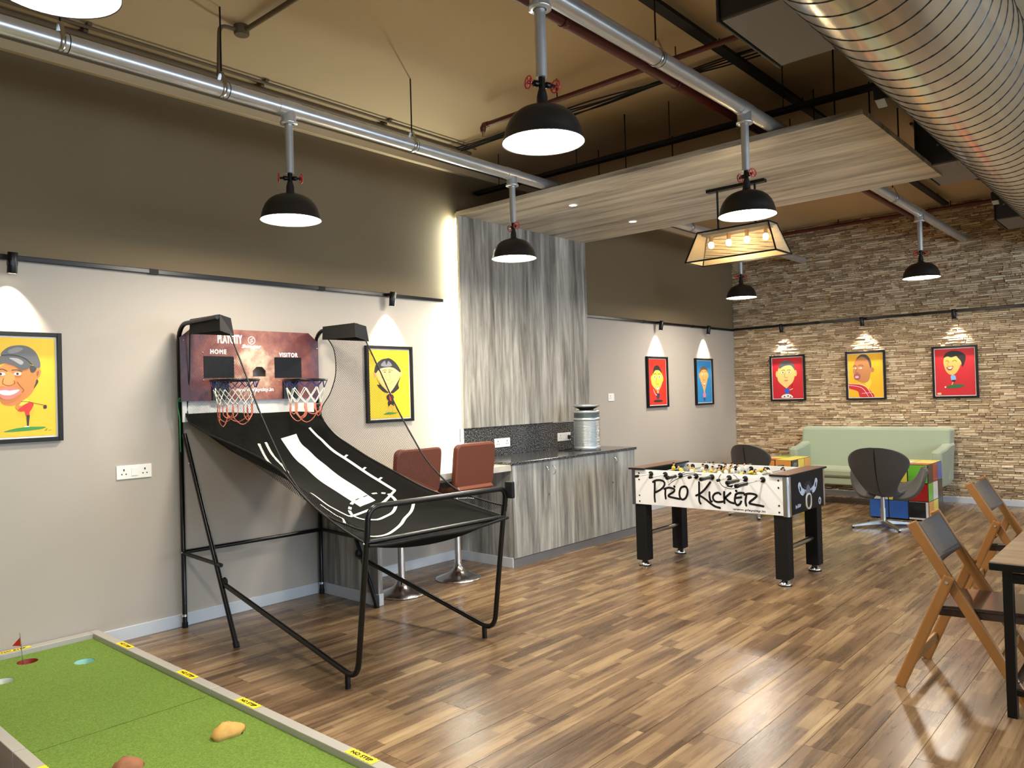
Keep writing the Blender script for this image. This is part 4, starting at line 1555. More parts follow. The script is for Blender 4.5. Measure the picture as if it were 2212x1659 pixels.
for y in (Y0, Y1 - 0.03):
    e = MB()
    e.box(X0 + 0.012, X1 - 0.012, y, y + 0.03, ZB, ZTP)
    ep = e.build('end_panel', 'black_matte', fb)
    if y == Y0:
        endp = ep
for y0, y1 in ((Y0 - 0.015, Y0 + 0.14), (Y1 - 0.14, Y1 + 0.015)):
    MB().box(X0 - 0.02, X1 + 0.02, y0, y1, ZTP, ZTP + 0.014).build('end_cap', ['black_matte'], fb, bevel=0.003)
    MB().box(X0 - 0.012, X1 + 0.012, y0 + 0.008, y1 - 0.002, ZTP + 0.014, ZTP + 0.0155).build('cap_top', 'cap_wood', fb)
for x, y in ((X0 - 0.003, Y0 - 0.003), (X1 + 0.003, Y0 - 0.003), (X0 - 0.003, Y1 + 0.003), (X1 + 0.003, Y1 + 0.003)):
    sx, sy = (1 if x < 6 else -1), (1 if y < 3 else -1)
    MB().prism([(x + sx * 0.012, y, ZB - 0.006), (x, y + sy * 0.012, ZB - 0.006), (x, y + sy * 0.045, ZB - 0.006), (x + sx * 0.006, y + sy * 0.045, ZB - 0.006),
                (x + sx * 0.006, y + sy * 0.012, ZB - 0.006), (x + sx * 0.045, y + sy * 0.006, ZB - 0.006), (x + sx * 0.045, y, ZB - 0.006)],
               (0, 0, ZTP - ZB + 0.004)).build('corner_guard', 'chrome', fb)
LEGP = [(5.735, 2.375), (6.345, 2.375), (5.735, 3.605), (6.345, 3.605)]
for x, y in LEGP:
    lg = MB().box(x - 0.052, x + 0.052, y - 0.052, y + 0.052, 0.05, ZB).build('leg', 'black_matte', fb, bevel=0.006)
    MB().lathe([(0.0, 0.002), (0.05, 0.002), (0.052, 0.01), (0.046, 0.022), (0.03, 0.032), (0.026, 0.05)], 24, (x, y, 0)).build('levelling_foot', 'chrome', lg)
    MB().lathe([(0.0, 0.0), (0.052, 0.0), (0.052, 0.006)], 24, (x, y, 0)).build('foot_pad', 'black_matte', lg)
for y in (2.375, 3.605):
    MB().cyl((5.787, y, 0.27), (6.293, y, 0.27), 0.021, seg=18).build('leg_stretcher', 'steel', fb)
# lettering and line art on the near panel
PK = [[(3464, 731), (3437, 745), (3398, 750), (3364, 743), (3351, 722), (3366, 692), (3401, 665), (3445, 643)], [(3445, 734), (3449, 670), (3452, 607), (3449, 566)], [(3355, 678), (3323, 690), (3290, 690), (3262, 682), (3268, 660), (3311, 633), (3314, 618), (3260, 609), (3213, 604)], [(3345, 677), (3348, 634), (3345, 599)], [(3262, 706), (3258, 702)], [(3170, 710), (3196, 700), (3211, 672), (3215, 635), (3204, 609), (3183, 602), (3158, 618), (3143, 648), (3139, 681), (3150, 705), (3170, 710)], [(3033, 752), (3034, 703), (3036, 646), (3036, 602), (3025, 580)], [(2935, 757), (2983, 698), (3029, 659), (3063, 642)], [(3034, 646), (2986, 621), (2943, 592), (2900, 567), (2857, 558)], [(2944, 676), (2944, 640), (2936, 607), (2925, 605)], [(2849, 666), (2866, 677), (2897, 667), (2915, 642), (2907, 615), (2877, 603), (2825, 610)], [(2816, 686), (2818, 645), (2817, 599)], [(2763, 682), (2811, 641)], [(2811, 641), (2774, 612), (2737, 603)], [(2720, 673), (2728, 641), (2727, 610), (2711, 591), (2689, 601), (2676, 621)], [(2718, 675), (2691, 687), (2653, 688)], [(2717, 646), (2675, 654)], [(2717, 703), (2713, 699)], [(2648, 676), (2616, 686), (2576, 686), (2548, 675), (2569, 652), (2602, 626), (2607, 611), (2570, 605), (2538, 602), (2498, 597)], [(2633, 671), (2641, 628), (2636, 593)]]
TH = [[(3164, 826), (3254, 782), (3298, 742)], [(3068, 826), (3146, 816), (3179, 806)], [(3010, 814), (3078, 813), (3161, 795), (3255, 757), (3318, 712)], [(2839, 826), (2858, 797), (2854, 766), (2830, 735), (2788, 718), (2745, 716), (2716, 726)], [(2733, 826), (2713, 813), (2697, 790)]]
ink = MB()
for st_ in PK:
    q = crom(st_, 5, False)
    ink.ribbon([(X0 - 0.0012, y / 1000, z / 1000) for y, z in q], 0.0175, (-1, 0, 0))
for st_ in TH:
    q = crom(st_, 5, False)
    ink.ribbon([(X0 - 0.0012, y / 1000, z / 1000) for y, z in q], 0.0045, (-1, 0, 0))
lettering(ink, 'www.playcity.in', (X0 - 0.0012, 2.748, 0.546), (0, -0.264, 0), (0, 0, 0.02), bold=0.0008)
ink.poly([(X0 - 0.0012, 2.80, 0.765), (X0 - 0.0012, 2.77, 0.74), (X0 - 0.0012, 2.735, 0.748), (X0 - 0.0012, 2.75, 0.725), (X0 - 0.0012, 2.79, 0.73)])
ink.build('panel_lettering', 'black_matte', near)
mb = MB()
for y in (2.375, 3.60):
    for z in (0.80, 0.745, 0.61, 0.56):
        mb.cyl((X0, y, z), (X0 - 0.003, y, z), 0.007, seg=10)
mb.build('panel_bolt', 'black_matte', near)
# goal and print on the end panel
ex = lambda x, z: (x, Y0 - 0.0015, z)
art = MB()
wing = lambda s: [(0.03 * s, 0.70), (0.10 * s, 0.66), (0.16 * s, 0.68), (0.20 * s, 0.735), (0.19 * s, 0.765), (0.155 * s, 0.765), (0.12 * s, 0.72), (0.05 * s, 0.70)]
CXG = 6.055
for s in (-1, 1):
    art.poly([ex(CXG + x, z) for x, z in crom(wing(s), 4)][::s], 0)
    art.poly([(x, Y0 - 0.0022, z) for x, z in crom([(CXG + s * 0.15, 0.725), (CXG + s * 0.172, 0.74), (CXG + s * 0.165, 0.70), (CXG + s * 0.145, 0.705)], 4)][::s], 2)
art.poly([ex(CXG + x, z) for x, z in crom([(-0.045, 0.70), (0, 0.735), (0.045, 0.70), (0.03, 0.65), (-0.03, 0.65)], 4)], 1)
for k in range(9):
    a = k / 8 * PI
    art.ribbon([ex(CXG + 0.05 * math.cos(a), 0.70 + 0.035 * math.sin(a)), ex(CXG + 0.085 * math.cos(a), 0.70 + 0.065 * math.sin(a))], 0.004, (0, -1, 0), 1, caps=False)
for k in range(8):
    art.disc(ex(CXG + 0.09 * math.cos(k * 2.4), 0.655 + 0.03 * math.sin(k * 1.7)), 0.004 + 0.003 * (k % 3), (0, -1, 0), 8, 0)
lettering(art, 'Pro Kicker', ex(5.795, 0.575), (0.105, 0, 0.008), (0, 0, 0.026), 0, shear=0.2, bold=0.002)
art.lathe([(0.012, 0), (0.03, 0)], 20, ex(6.295, 0.58), 0, axis=(0, -1, 0))
lettering(art, 'PLAYCITY', ex(6.27, 0.556), (0.05, 0, 0), (0, 0, 0.012), 1)
art.build('end_print', [mat('print_silver', (196, 200, 214), 0.5), mat('print_grey', (110, 112, 124), 0.5), 'black_matte'], endp)
hole = [(CXG + x, 0.605 + z) for x, z in rounded_rect(0.085, 0.10, 0.035)]
ring = [(CXG + x, 0.605 + z) for x, z in rounded_rect(0.11, 0.125, 0.045)]
mb = MB()
n_ = len(hole)
vs = [(x, Y0 - 0.008, z) for x, z in ring] + [(x, Y0 - 0.008, z) for x, z in hole] + [(x, Y0, z) for x, z in ring] + [(x, Y0 + 0.02, z) for x, z in hole]
fs = []
for i in range(n_):
    j = (i + 1) % n_
    fs += [(i, j, n_ + j, n_ + i), (2 * n_ + i, 2 * n_ + j, j, i), (n_ + i, n_ + j, 3 * n_ + j, 3 * n_ + i)]
mb.add(vs, fs)
mb.build('goal_ring', mat('goal_ivory', (214, 208, 192), 0.4), endp)
MB().poly([(x, Y0 - 0.002, z) for x, z in hole]).build('goal_opening', 'slot', endp)
# rods, bearings, handles, players
MEN = [1, 2, 3, 5, 5, 3, 2, 1]
NEARH = {0: (5.454, None), 1: (5.442, None), 2: (5.586, 5.447), 3: (5.566, None), 4: (5.627, 5.478), 5: (5.487, None), 6: (5.539, 5.354), 7: (5.381, 5.207)}
mat('man_yellow', (214, 182, 62), 0.4)
mat('man_white', (222, 216, 206), 0.4)
mat('man_skin', (214, 150, 118), 0.5)


def player(col):
    mb = MB()
    mb.prism([(-0.012, -0.02, -0.085), (0.012, -0.02, -0.085), (0.012, 0.012, -0.085), (-0.012, 0.012, -0.085)], (0, 0, 0.022), 2)
    mb.lathe([(0.008, -0.066), (0.011, -0.03), (0.013, -0.012), (0.017, 0.0), (0.018, 0.014), (0.016, 0.028), (0.007, 0.034), (0.006, 0.038)], 10, mi=0)
    for s in (-1, 1):
        mb.tube([(s * 0.015, 0, 0.026), (s * 0.022, 0, 0.008), (s * 0.016, 0.006, -0.008)], [0.006, 0.005, 0.004], 6, mi=0)
    mb.sphere((0, 0, 0.05), (0.0105, 0.0115, 0.013), 10, 7, 1)
    mb.sphere((0, 0.002, 0.056), (0.0112, 0.0115, 0.010), 10, 6, 2)
    return mb


proto = {}
for c in ('man_yellow', 'man_white'):
    o = player(c).build('player_figure', [c, 'man_skin', 'black_matte'])
    proto[c] = o.data
    bpy.data.objects.remove(o, do_unlink=True)
for i, y in enumerate(RY):
    ne, he = NEARH[i]
    xn = he if he else ne
    far = X1 + (0.30 if not he else 0.12)
    rd = MB().cyl((xn + (0.0 if not he else 0.05), y, 0.80), (far, y, 0.80), 0.0065, seg=12).build('rod', 'chrome', fb)
    if he:
        MB().tube([(ne + 0.012, y, 0.80), (ne, y, 0.80), (ne - 0.02, y, 0.80), (he + 0.03, y, 0.80), (he + 0.004, y, 0.80), (he, y, 0.80)],
                  [0.011, 0.016, 0.014, 0.0165, 0.0165, 0.012], 14).build('handle', 'black_satin', rd)
    else:
        MB().tube([(ne - 0.02, y, 0.80), (ne - 0.018, y, 0.80), (ne + 0.012, y, 0.80)], [0.008, 0.012, 0.012], 12).build('end_cap', 'black_matte', rd)
        MB().tube([(far - 0.1, y, 0.80), (far - 0.09, y, 0.80), (far, y, 0.80)], [0.011, 0.016, 0.015], 12).build('handle', 'black_satin', rd)
    for x, s in ((X0, -1), (X1, 1)):
        MB().lathe([(0.0066, -0.030), (0.016, -0.030), (0.022, -0.026), (0.022, 0.006), (0.0066, 0.009)], 18, (x, y, 0.80), axis=(s, 0, 0)).build('bearing', 'black_matte', fb)
    n_ = MEN[i]
    for k in range(n_):
        x = 6.045 + (k - (n_ - 1) / 2) * (0.12 if n_ == 5 else 0.19)
        c = 'man_yellow' if i in (0, 1, 3, 5) else 'man_white'
        pm = bpy.data.objects.new('player_figure', proto[c])
        COL.objects.link(pm)
        pm.parent = rd
        pm.location = Vector((x, y, 0.80)) - fb.location
        pm.rotation_euler = (math.radians((8, -50, 12, 20, -15, 62, -58, 10)[i] * (1 if k % 3 else 0.9)), 0, PI / 2 * 0)

# ------------------------------------------------------------------ sofa
so = thing('sofa', 'pale green sofa with flared arms against the stone wall', 'sofa', (10.4, 3.13, 0))
mat('sofa_green', (152, 163, 138), 0.7, bump=((60, 60, 60), 0.06), sheen=0.3)
mat('dark_wood', (52, 38, 30), 0.45)


def pad(mb, x0, x1, y0, y1, z0, z1, lean=0.0):
    vs = []
    for z in (z0, z1):
        dx = lean * (z - z0) / (z1 - z0)
        vs += [(x0 + dx, y0, z), (x1 + dx, y0, z), (x1 + dx, y1, z), (x0 + dx, y1, z)]
    mb.add(vs, [(3, 2, 1, 0), (4, 5, 6, 7), (0, 1, 5, 4), (1, 2, 6, 5), (2, 3, 7, 6), (3, 0, 4, 7)])
    return mb


pad(MB(), 10.36, 10.60, 2.24, 4.04, 0.30, 0.955, 0.14).build('backrest', 'sofa_green', so, bevel=0.035)
pad(MB(), 9.98, 10.56, 2.36, 3.90, 0.345, 0.455).build('seat_cushion', 'sofa_green', so, bevel=0.03)
pad(MB(), 10.0, 10.58, 2.30, 3.98, 0.25, 0.345).build('seat_base', 'sofa_green', so, bevel=0.015)
for s, yo in ((1, 3.90), (-1, 2.36)):
    mb = MB()
    prof = [(9.99, 0.27), (10.55, 0.27), (10.66, 0.77), (10.45, 0.765), (10.22, 0.725), (9.98, 0.71)]
    vs = []
    for k in (0, 1):
        for x, z in prof:
            fl = 0.03 * max(0, (z - 0.27)) / 0.45
            vs.append((x, yo + s * (k * 0.115 + fl - 0.01), z))
    n_ = len(prof)
    fs = [tuple(range(n_)), tuple(reversed(range(n_, 2 * n_)))] + [((i + 1) % n_, i, n_ + i, n_ + (i + 1) % n_) for i in range(n_)]
    if s < 0:
        fs = [tuple(reversed(f)) for f in fs]
    mb.add(vs, fs)
    mb.build('armrest', 'sofa_green', so, bevel=0.028)
for x, y in ((10.05, 2.42), (10.05, 3.86), (10.62, 2.40), (10.62, 3.88)):
    dx = -0.03 if x < 10.3 else 0.06
    MB().tube([(x, y, 0.255), (x + dx, y, 0.0)], [0.026, 0.014], 12).build('leg', 'dark_wood', so)

# ------------------------------------------------------------------ swivel shell chairs
mat('chair_fabric', (62, 58, 54), 0.85, bump=((140, 140, 140), 0.1), sheen=0.2)
mat('alu', (188, 188, 186), 0.3, 1.0)


def make_swan():
    """faces +x; origin on the floor under the pole"""
    t = thing('swivel_chair', 'x', 'chair', (0, 0, 0), 'grey shell swivel chairs')
    spine = [(-0.236, 0.846), (-0.236, 0.842), (-0.235, 0.825), (-0.233, 0.795), (-0.229, 0.755), (-0.222, 0.70), (-0.20, 0.58), (-0.16, 0.46), (-0.10, 0.375), (0.0, 0.325), (0.12, 0.325), (0.26, 0.36), (0.36, 0.40), (0.40, 0.405)]
    half = [0.03, 0.10, 0.18, 0.245, 0.29, 0.312, 0.288, 0.218, 0.17, 0.17, 0.21, 0.245, 0.22, 0.14]
    sp = crom([(a + 0.045, b, c) for (a, b), c in zip(spine, half)], 4, False)

    def fn(u, v):
        i = min(int(v * (len(sp) - 1)), len(sp) - 2)
        q = v * (len(sp) - 1) - i
        x, z, h = (sp[i][k] * (1 - q) + sp[i + 1][k] * q for k in range(3))
        a = 2 * u - 1
        back = min(1, max(0, (0.62 - v) / 0.22))           # 1 on the back, 0 on the seat
        y = a * h
        x += back * 0.30 * (a * h) ** 2 / 0.12 * 0.35
        z += (1 - back) * 0.35 * (a * h) ** 2 / 0.06 * 0.25
        return (x, y, z)

    MB().grid(fn, 16, 40).build('shell', 'chair_fabric', t, solid=0.035, subsurf=1)
    MB().tube([Vector(fn(0.5, v)) + Vector((-0.017 if v < 0.5 else -0.010, 0, -0.004 if v < 0.5 else -0.014)) for v in [0.1 + 0.54 * k / 24 for k in range(25)]],
              [0.0015 + 0.005 * math.sin(PI * k / 24) for k in range(25)], 6).build('back_seam', 'black_matte', t)
    for s in (-1, 1):
        cl = crom([(0.08, 0.08, 0.335, 0.10), (0.11, 0.18, 0.345, 0.13), (0.16, 0.27, 0.395, 0.14), (0.20, 0.325, 0.48, 0.135), (0.225, 0.355, 0.57, 0.11), (0.23, 0.365, 0.605, 0.05)], 5, False)

        def arm(u, v, cl=cl, s=s):
            i = min(int(v * (len(cl) - 1)), len(cl) - 2)
            q = v * (len(cl) - 1) - i
            x, y, z, w = (cl[i][k] * (1 - q) + cl[i + 1][k] * q for k in range(4))
            a = 2 * u - 1
            return (x + a * w * 0.75, s * (y - a * w * 0.34 - 0.02 * a * a), z + 0.40 * a * w)
        MB().grid(arm, 10, 24).build('arm_wing', 'chair_fabric', t, solid=0.035, subsurf=1)
    MB().cyl((0, 0, 0.05), (0, 0, 0.20), 0.027, seg=20).cyl((0, 0, 0.20), (0, 0, 0.315), 0.021, seg=20).build('pole', 'alu', t)
    for k in range(4):
        a = PI / 4 + k * PI / 2
        d = Vector((math.cos(a), math.sin(a), 0))
        q = Vector((-d.y, d.x, 0))
        p0, p1 = Vector((0, 0, 0.055)), d * 0.34 + Vector((0, 0, 0.022))
        w0, w1, h0, h1 = 0.026, 0.014, 0.022, 0.01
        vs = [p0 - q * w0 - Vector((0, 0, h0)), p0 + q * w0 - Vector((0, 0, h0)), p0 + q * w0 + Vector((0, 0, h0)), p0 - q * w0 + Vector((0, 0, h0)),
              p1 - q * w1 - Vector((0, 0, h1)), p1 + q * w1 - Vector((0, 0, h1)), p1 + q * w1 + Vector((0, 0, h1)), p1 - q * w1 + Vector((0, 0, h1))]
        lg = MB().add(vs, [(3, 2, 1, 0), (4, 5, 6, 7), (0, 1, 5, 4), (1, 2, 6, 5), (2, 3, 7, 6), (3, 0, 4, 7)]).build('star_leg', 'alu', t, bevel=0.004)
        MB().cyl(d * 0.325 + Vector((0, 0, 0.013)), d * 0.325, 0.013, seg=10).build('glide', 'black_matte', lg)
    return t


sw = make_swan()
sw2 = copy_tree(sw)
sw.location = (8.68, 2.51, 0)
sw.rotation_euler = (0, 0, math.radians(-3))
sw['label'] = 'grey shell swivel chair in front of the larger-looking puzzle cube table'
sw2.location = (8.71, 3.90, 0)
sw2.rotation_euler = (0, 0, math.radians(-20))
sw2['label'] = 'grey shell swivel chair half hidden behind the foosball table'

# ------------------------------------------------------------------ puzzle-cube side tables
CC = {'r': (176, 32, 28), 'b': (46, 96, 176), 'g': (110, 186, 54), 'y': (240, 216, 84), 'o': (236, 160, 80), 'w': (232, 230, 220), 'k': (14, 14, 16), 'l': (170, 150, 200)}
for k, c in CC.items():
    mat('tile_' + k, c, 0.28, coat=0.3)


def cube_table(label, x, y, faces):
    """faces: dict side -> 9 letters, rows from the top (or far) and columns left to right as seen from outside"""
    t = thing('cube_table', label, 'side table', (x, y, 0), 'puzzle-cube side tables')
    h = 0.305
    MB().box(x - h, x + h, y - h, y + h, 0.012, 0.615).build('cube_body', 'tile_k', t, bevel=0.004)
    p, s, e = 0.2035, 0.096, 0.0025
    cz = 0.3135
    for side, tx in faces.items():
        for i, c in enumerate(tx):
            r, q = divmod(i, 3)
            a, b = (q - 1) * p, (1 - r) * p * 0.985
            if side == 'near':      # -x face, left = +y
                o, u, v, nn = (x - h, y - a, cz + b), (0, -s, 0), (0, 0, s), (-e, 0, 0)
            elif side == 'right':   # -y face, left = -x
                o, u, v, nn = (x + a, y - h, cz + b), (s, 0, 0), (0, 0, s), (0, -e, 0)
            elif side == 'left':    # +y face
                o, u, v, nn = (x - a, y + h, cz + b), (-s, 0, 0), (0, 0, s), (0, e, 0)
            else:                   # top, row 0 = far side (+x)
                o, u, v, nn = (x + (1 - r) * p, y - a, 0.615), (0, -s, 0), (s, 0, 0), (0, 0, e)
            tl = MB().obox(o, u, v, nn).build('tile', 'tile_' + c.lower(), t, bevel=0.0012)
            if c == 'W':           # white tile almost covered by a shifted black one
                MB().obox(Vector(o) - Vector(u) * 0.12 + Vector(v) * 0.1 + Vector(nn) * 0.8, Vector(u) * 0.87, Vector(v) * 0.89, nn).build('inset', 'tile_k', tl)
    return t


cube_table('coloured puzzle-cube side table beside the sofa arm, whole front showing', 9.525, 2.505,
           {'near': 'wygwyrbbW', 'right': 'krbgwkoyk', 'left': 'rgbyowbrg', 'top': 'byyywyrrr'})
cube_table('coloured puzzle-cube side table mostly hidden behind the foosball table', 9.495, 3.985,
           {'near': 'yoobrgwyk', 'right': 'kyogbrwyb', 'left': 'rgbyowbrg', 'top': 'lgylyyrry'})

# ------------------------------------------------------------------ folding wooden chairs and the black table
mat('amber_wood', (152, 104, 54), 0.35, noise=((10, 10, 3), 0.18), coat=0.3)
mat('seat_dark', (46, 34, 30), 0.14, coat=0.6)
mat('back_leather', (62, 70, 80), 0.2, coat=0.5)


def make_fold():
    """origin on the floor between the rear feet; faces -y; width along x"""
    t = thing('folding_chair', 'x', 'chair', (0, 0, 0), 'folding wooden chairs')
    PV = Vector((0, -0.23, 0.545))
    top = Vector((0, -0.075, 0.815))
    foot = Vector((0, -0.55, 0.0))
    ax = (top - foot).normalized()
    for x in (-0.225, 0.225):
        o = Vector((x, 0, 0))
        MB().bar(foot + o, top + o, 0.024, 0.05, (0, -1, 0.5)).build('front_leg', 'amber_wood', t, bevel=0.006)
        s = 0.026 if x > 0 else -0.026
        q = Vector((x + s * -1, 0, 0)) if False else Vector((x + s, 0, 0))
        MB().bar(PV + q + Vector((0, -0.012, 0.03)), Vector((q.x, 0.0, 0.0)), 0.024, 0.05, (0, 1, 0.4)).build('rear_leg', 'amber_wood', t, bevel=0.008)
        MB().cyl(PV + Vector((x - s * 0.4, 0, 0)), PV + Vector((x + s * 1.6, 0, 0)), 0.008, seg=10).build('pivot_bolt', 'chrome', t)
    # backrest: dark padded panel wrapped between the stiles
    b0, b1 = foot + ax * ((0.625) / ax.z), foot + ax * (0.80 / ax.z)
    nrm = Vector((0, -ax.z, ax.y))
    def back(u, v):
        p = b0 + (b1 - b0) * v
        return p + Vector((-0.213 + 0.426 * u, 0, 0)) + nrm * (0.012 - 0.012 * math.sin(PI * u))
    MB().grid(back, 14, 6).build('backrest', 'back_leather', t, solid=0.018)
    # seat
    mb = MB()
    vs = [(-0.205, -0.66, 0.418), (0.205, -0.66, 0.418), (0.205, -0.18, 0.40), (-0.205, -0.18, 0.40)]
    mb.prism(vs, (0, 0, 0.018))
    mb.build('seat', 'seat_dark', t, bevel=0.006)
    for x in (-0.19, 0.19):
        MB().bar((x, -0.62, 0.402), (x, -0.15, 0.385), 0.02, 0.035).build('seat_rail', 'dark_wood', t)
    MB().bar((-0.24, -0.055, 0.13), (0.24, -0.055, 0.13), 0.018, 0.05).build('rear_stretcher', 'amber_wood', t, bevel=0.004)
    MB().bar((-0.215, -0.435, 0.2), (0.215, -0.435, 0.2), 0.018, 0.04).build('front_stretcher', 'amber_wood', t, bevel=0.004)
    return t


fc = make_fold()
fc2 = copy_tree(fc)
fc.location = (4.39, 1.15, 0)
fc['label'] = 'folding wooden chair with dark back, whole in front of the black table'
fc2.location = (6.18, 1.25, 0)
fc2['label'] = 'farther folding wooden chair half hidden behind the black table'

tb = thing('side_bar_table', 'black steel table with pale top cut off by the right edge', 'table', (4.8, 0.1, 0))
MB().box(3.97, 5.75, -0.55, 0.715, 0.662, 0.694).build('top_frame', 'black_satin', tb, bevel=0.003)
laminate('table_top_wood', (8, 1.2, 8), [(0.3, (120, 98, 78)), (0.55, (158, 136, 112)), (0.75, (186, 166, 142))], 0.25)
MB().box(3.972, 5.748, -0.548, 0.713, 0.694, 0.70).build('table_top', 'table_top_wood', tb)
MB().box(4.2, 5.5, -0.40, 0.60, 0.70, 0.7015).build('glass_inlay', mat('inlay_pale', (214, 212, 200), 0.12), tb)
for x in (4.05, 5.67):
    for y in (0.655, -0.49):
        MB().box(x - 0.02, x + 0.02, y - 0.02, y + 0.02, 0, 0.664).build('leg', 'black_satin', tb, bevel=0.002)
MB().box(4.05, 5.67, 0.64, 0.67, 0.60, 0.64).box(4.05, 5.67, -0.505, -0.475, 0.60, 0.64).box(4.035, 4.065, -0.49, 0.655, 0.60, 0.64).box(5.655, 5.685, -0.49, 0.655, 0.60, 0.64).build('apron', 'black_satin', tb)
MB().box(4.05, 5.67, 0.642, 0.668, 0.10, 0.125).box(4.04, 4.065, -0.49, 0.655, 0.10, 0.125).box(4.05, 5.67, -0.503, -0.477, 0.10, 0.125).box(5.655, 5.68, -0.49, 0.655, 0.10, 0.125).build('foot_rail', 'black_satin', tb)

# ------------------------------------------------------------------ mini golf green
gf = thing('mini_golf_green', 'raised mini golf green with pale rails and putting holes', 'mini golf', (1.4, 3.2, 0))
mat('turf', (122, 154, 56), 0.95, noise=((120, 120, 120), 0.6), bump=((300, 300, 300), 1.0))
mat('golf_rail', (172, 168, 160), 0.28)
GX0, GX1 = 1.027, 1.815
ZG, ZR_ = 0.086, 0.115
EDG = [5.085, 3.62, 2.155, 0.69]
HO = [(1.415, 4.935, 'cup_red', (150, 52, 42)), (1.618, 4.67, 'cup_pale', (150, 200, 190)), (1.228, 4.69, 'cup_pale2', (200, 206, 196))]


def turf_panel(y0, y1, holes, R=0.052):
    """sheet with real round holes: fan each hole into its own square cell"""
    mb = MB()
    if not holes:
        return mb.box(GX0, GX1, y0, y1, 0.02, ZG)
    mb.box(GX0, GX1, y0, y1, 0.005, 0.03)
    ys = sorted(set([y0, y1] + [v for h in holes for v in (h[1] - 0.08, h[1] + 0.08)]))
    cells_ = []
    for h in holes:
        hx, hy = h[0], h[1]
        cells_.append((hx - 0.08, hx + 0.08, hy - 0.08, hy + 0.08, hx, hy))
    xs_ = sorted(set([GX0, GX1] + [v for c in cells_ for v in c[:2]]))
    ys_ = sorted(set([y0, y1] + [v for c in cells_ for v in c[2:4]]))
    for a, b in zip(xs_, xs_[1:]):
        for c, d in zip(ys_, ys_[1:]):
            mx, my = (a + b) / 2, (c + d) / 2
            if not any(q[0] < mx < q[1] and q[2] < my < q[3] for q in cells_):
                mb.poly([(a, c, ZG), (b, c, ZG), (b, d, ZG), (a, d, ZG)])
    for q in cells_:
        n_ = 32
        inn, outp = [], []
        for k in range(n_):
            an = 2 * PI * k / n_
            cx_, sy_ = math.cos(an), math.sin(an)
            m_ = max(abs(cx_), abs(sy_))
            inn.append((q[4] + R * cx_, q[5] + R * sy_, ZG))
            outp.append((q[4] + 0.08 * cx_ / m_, q[5] + 0.08 * sy_ / m_, ZG))
        mb.add(outp + inn, [(k, (k + 1) % n_, n_ + (k + 1) % n_, n_ + k) for k in range(n_)])
    mb.box(GX0, GX1, y0, y0 + 0.001, 0.03, ZG - 0.0005).box(GX0, GX1, y1 - 0.001, y1, 0.03, ZG - 0.0005)
    return mb


for i in range(3):
    turf_panel(EDG[i + 1] + 0.0025, EDG[i] - 0.0025, HO if i == 0 else []).build('turf_panel', 'turf', gf)
    for x0, x1 in ((GX0 - 0.048, GX0), (GX1, GX1 + 0.05)):
        MB().box(x0, x1, EDG[i + 1] + 0.003, EDG[i] - 0.003 + (0.075 if i == 0 else 0), 0.0, ZR_).build('side_rail', 'golf_rail', gf, bevel=0.003)
MB().box(GX0, GX1, 5.085, 5.157, 0.0, ZR_).build('end_rail', 'golf_rail', gf, bevel=0.003)
for hx, hy, nm, c in HO:
    mat(nm, c, 0.5)
    MB().lathe([(0.052, ZG - 0.001), (0.052, 0.036), (0.0, 0.035)], 32, (hx, hy, 0)).build('cup', nm, gf)
# yellow warning stickers with lettering
mat('sticker_yellow', (246, 214, 30), 0.5)


def sticker(c, u, v, up):
    """c centre, u along the words, v letters' up"""
    c, u, v = Vector(c), Vector(u), Vector(v)
    mb = MB()
    rg = random.Random(int(c.y * 1000))
    pts = []
    for k in range(16):
        a = -1 + 2 * k / 15
        pts.append(c + u * a * 0.085 + v * (0.021 + (0.003 if k % 2 else -0.002)))
    for k in range(16):
        a = 1 - 2 * k / 15
        pts.append(c + u * a * 0.085 - v * (0.021 + (0.003 if k % 2 else -0.002)))
    mb.poly(pts[::-1] if u.cross(v).z < 0 else pts, 0)
    lettering(mb, 'NO STEP', c - u * 0.062 - v * 0.009 + Vector((0, 0, 0.0006)), u * 0.124, v * 0.018, 1, bold=0.0012)
    mb.build('warning_sticker', ['sticker_yellow', 'black_matte'], gf)


for y in (4.68, 3.91, 3.31, 2.465):
    sticker((GX1 + 0.025, y, ZR_ + 0.0012), (0, -1, 0), (1, 0, 0), 1)
sticker((1.40, 5.121, ZR_ + 0.0012), (1, 0, 0), (0, 1, 0), 1)
for y in (4.05, 3.30, 2.6):
    sticker((GX0 - 0.024, y, ZR_ + 0.0012), (0, 1, 0), (-1, 0, 0), 1)
fg = thing('golf_flag', 'small red flag on a pin standing in the golf hole', 'flag', (1.40, 4.95, 0.036))
MB().cyl((1.40, 4.95, 0.036), (1.385, 4.955, 0.25), 0.002, seg=6).build('pin', 'steel', fg)
MB().prism([(1.386, 4.953, 0.225), (1.3925, 4.952, 0.175), (1.355, 4.985, 0.178)], (0.001, 0.001, 0)).build('pennant', 'red_gloss', fg)


def rock(name, label, c, r, seed, m):
    rg = random.Random(seed)
    mb = MB().sphere((0, 0, 0), 1.0, 16, 10)
    for v in mb.v:
        k = 1 + 0.10 * math.sin(v.x * 5 + seed) * math.cos(v.y * 4) + 0.05 * math.sin(v.z * 9 + v.x * 7) + rg.uniform(-0.03, 0.03)
        v.x, v.y, v.z = v.x * k * r[0], v.y * k * r[1], max(v.z * k, 0.0) * r[2]
    for v in mb.v:
        v += Vector(c)
    ob = mb.build(name, m, origin=c)
    return tag(ob, label, 'obstacle', 'golf obstacles')


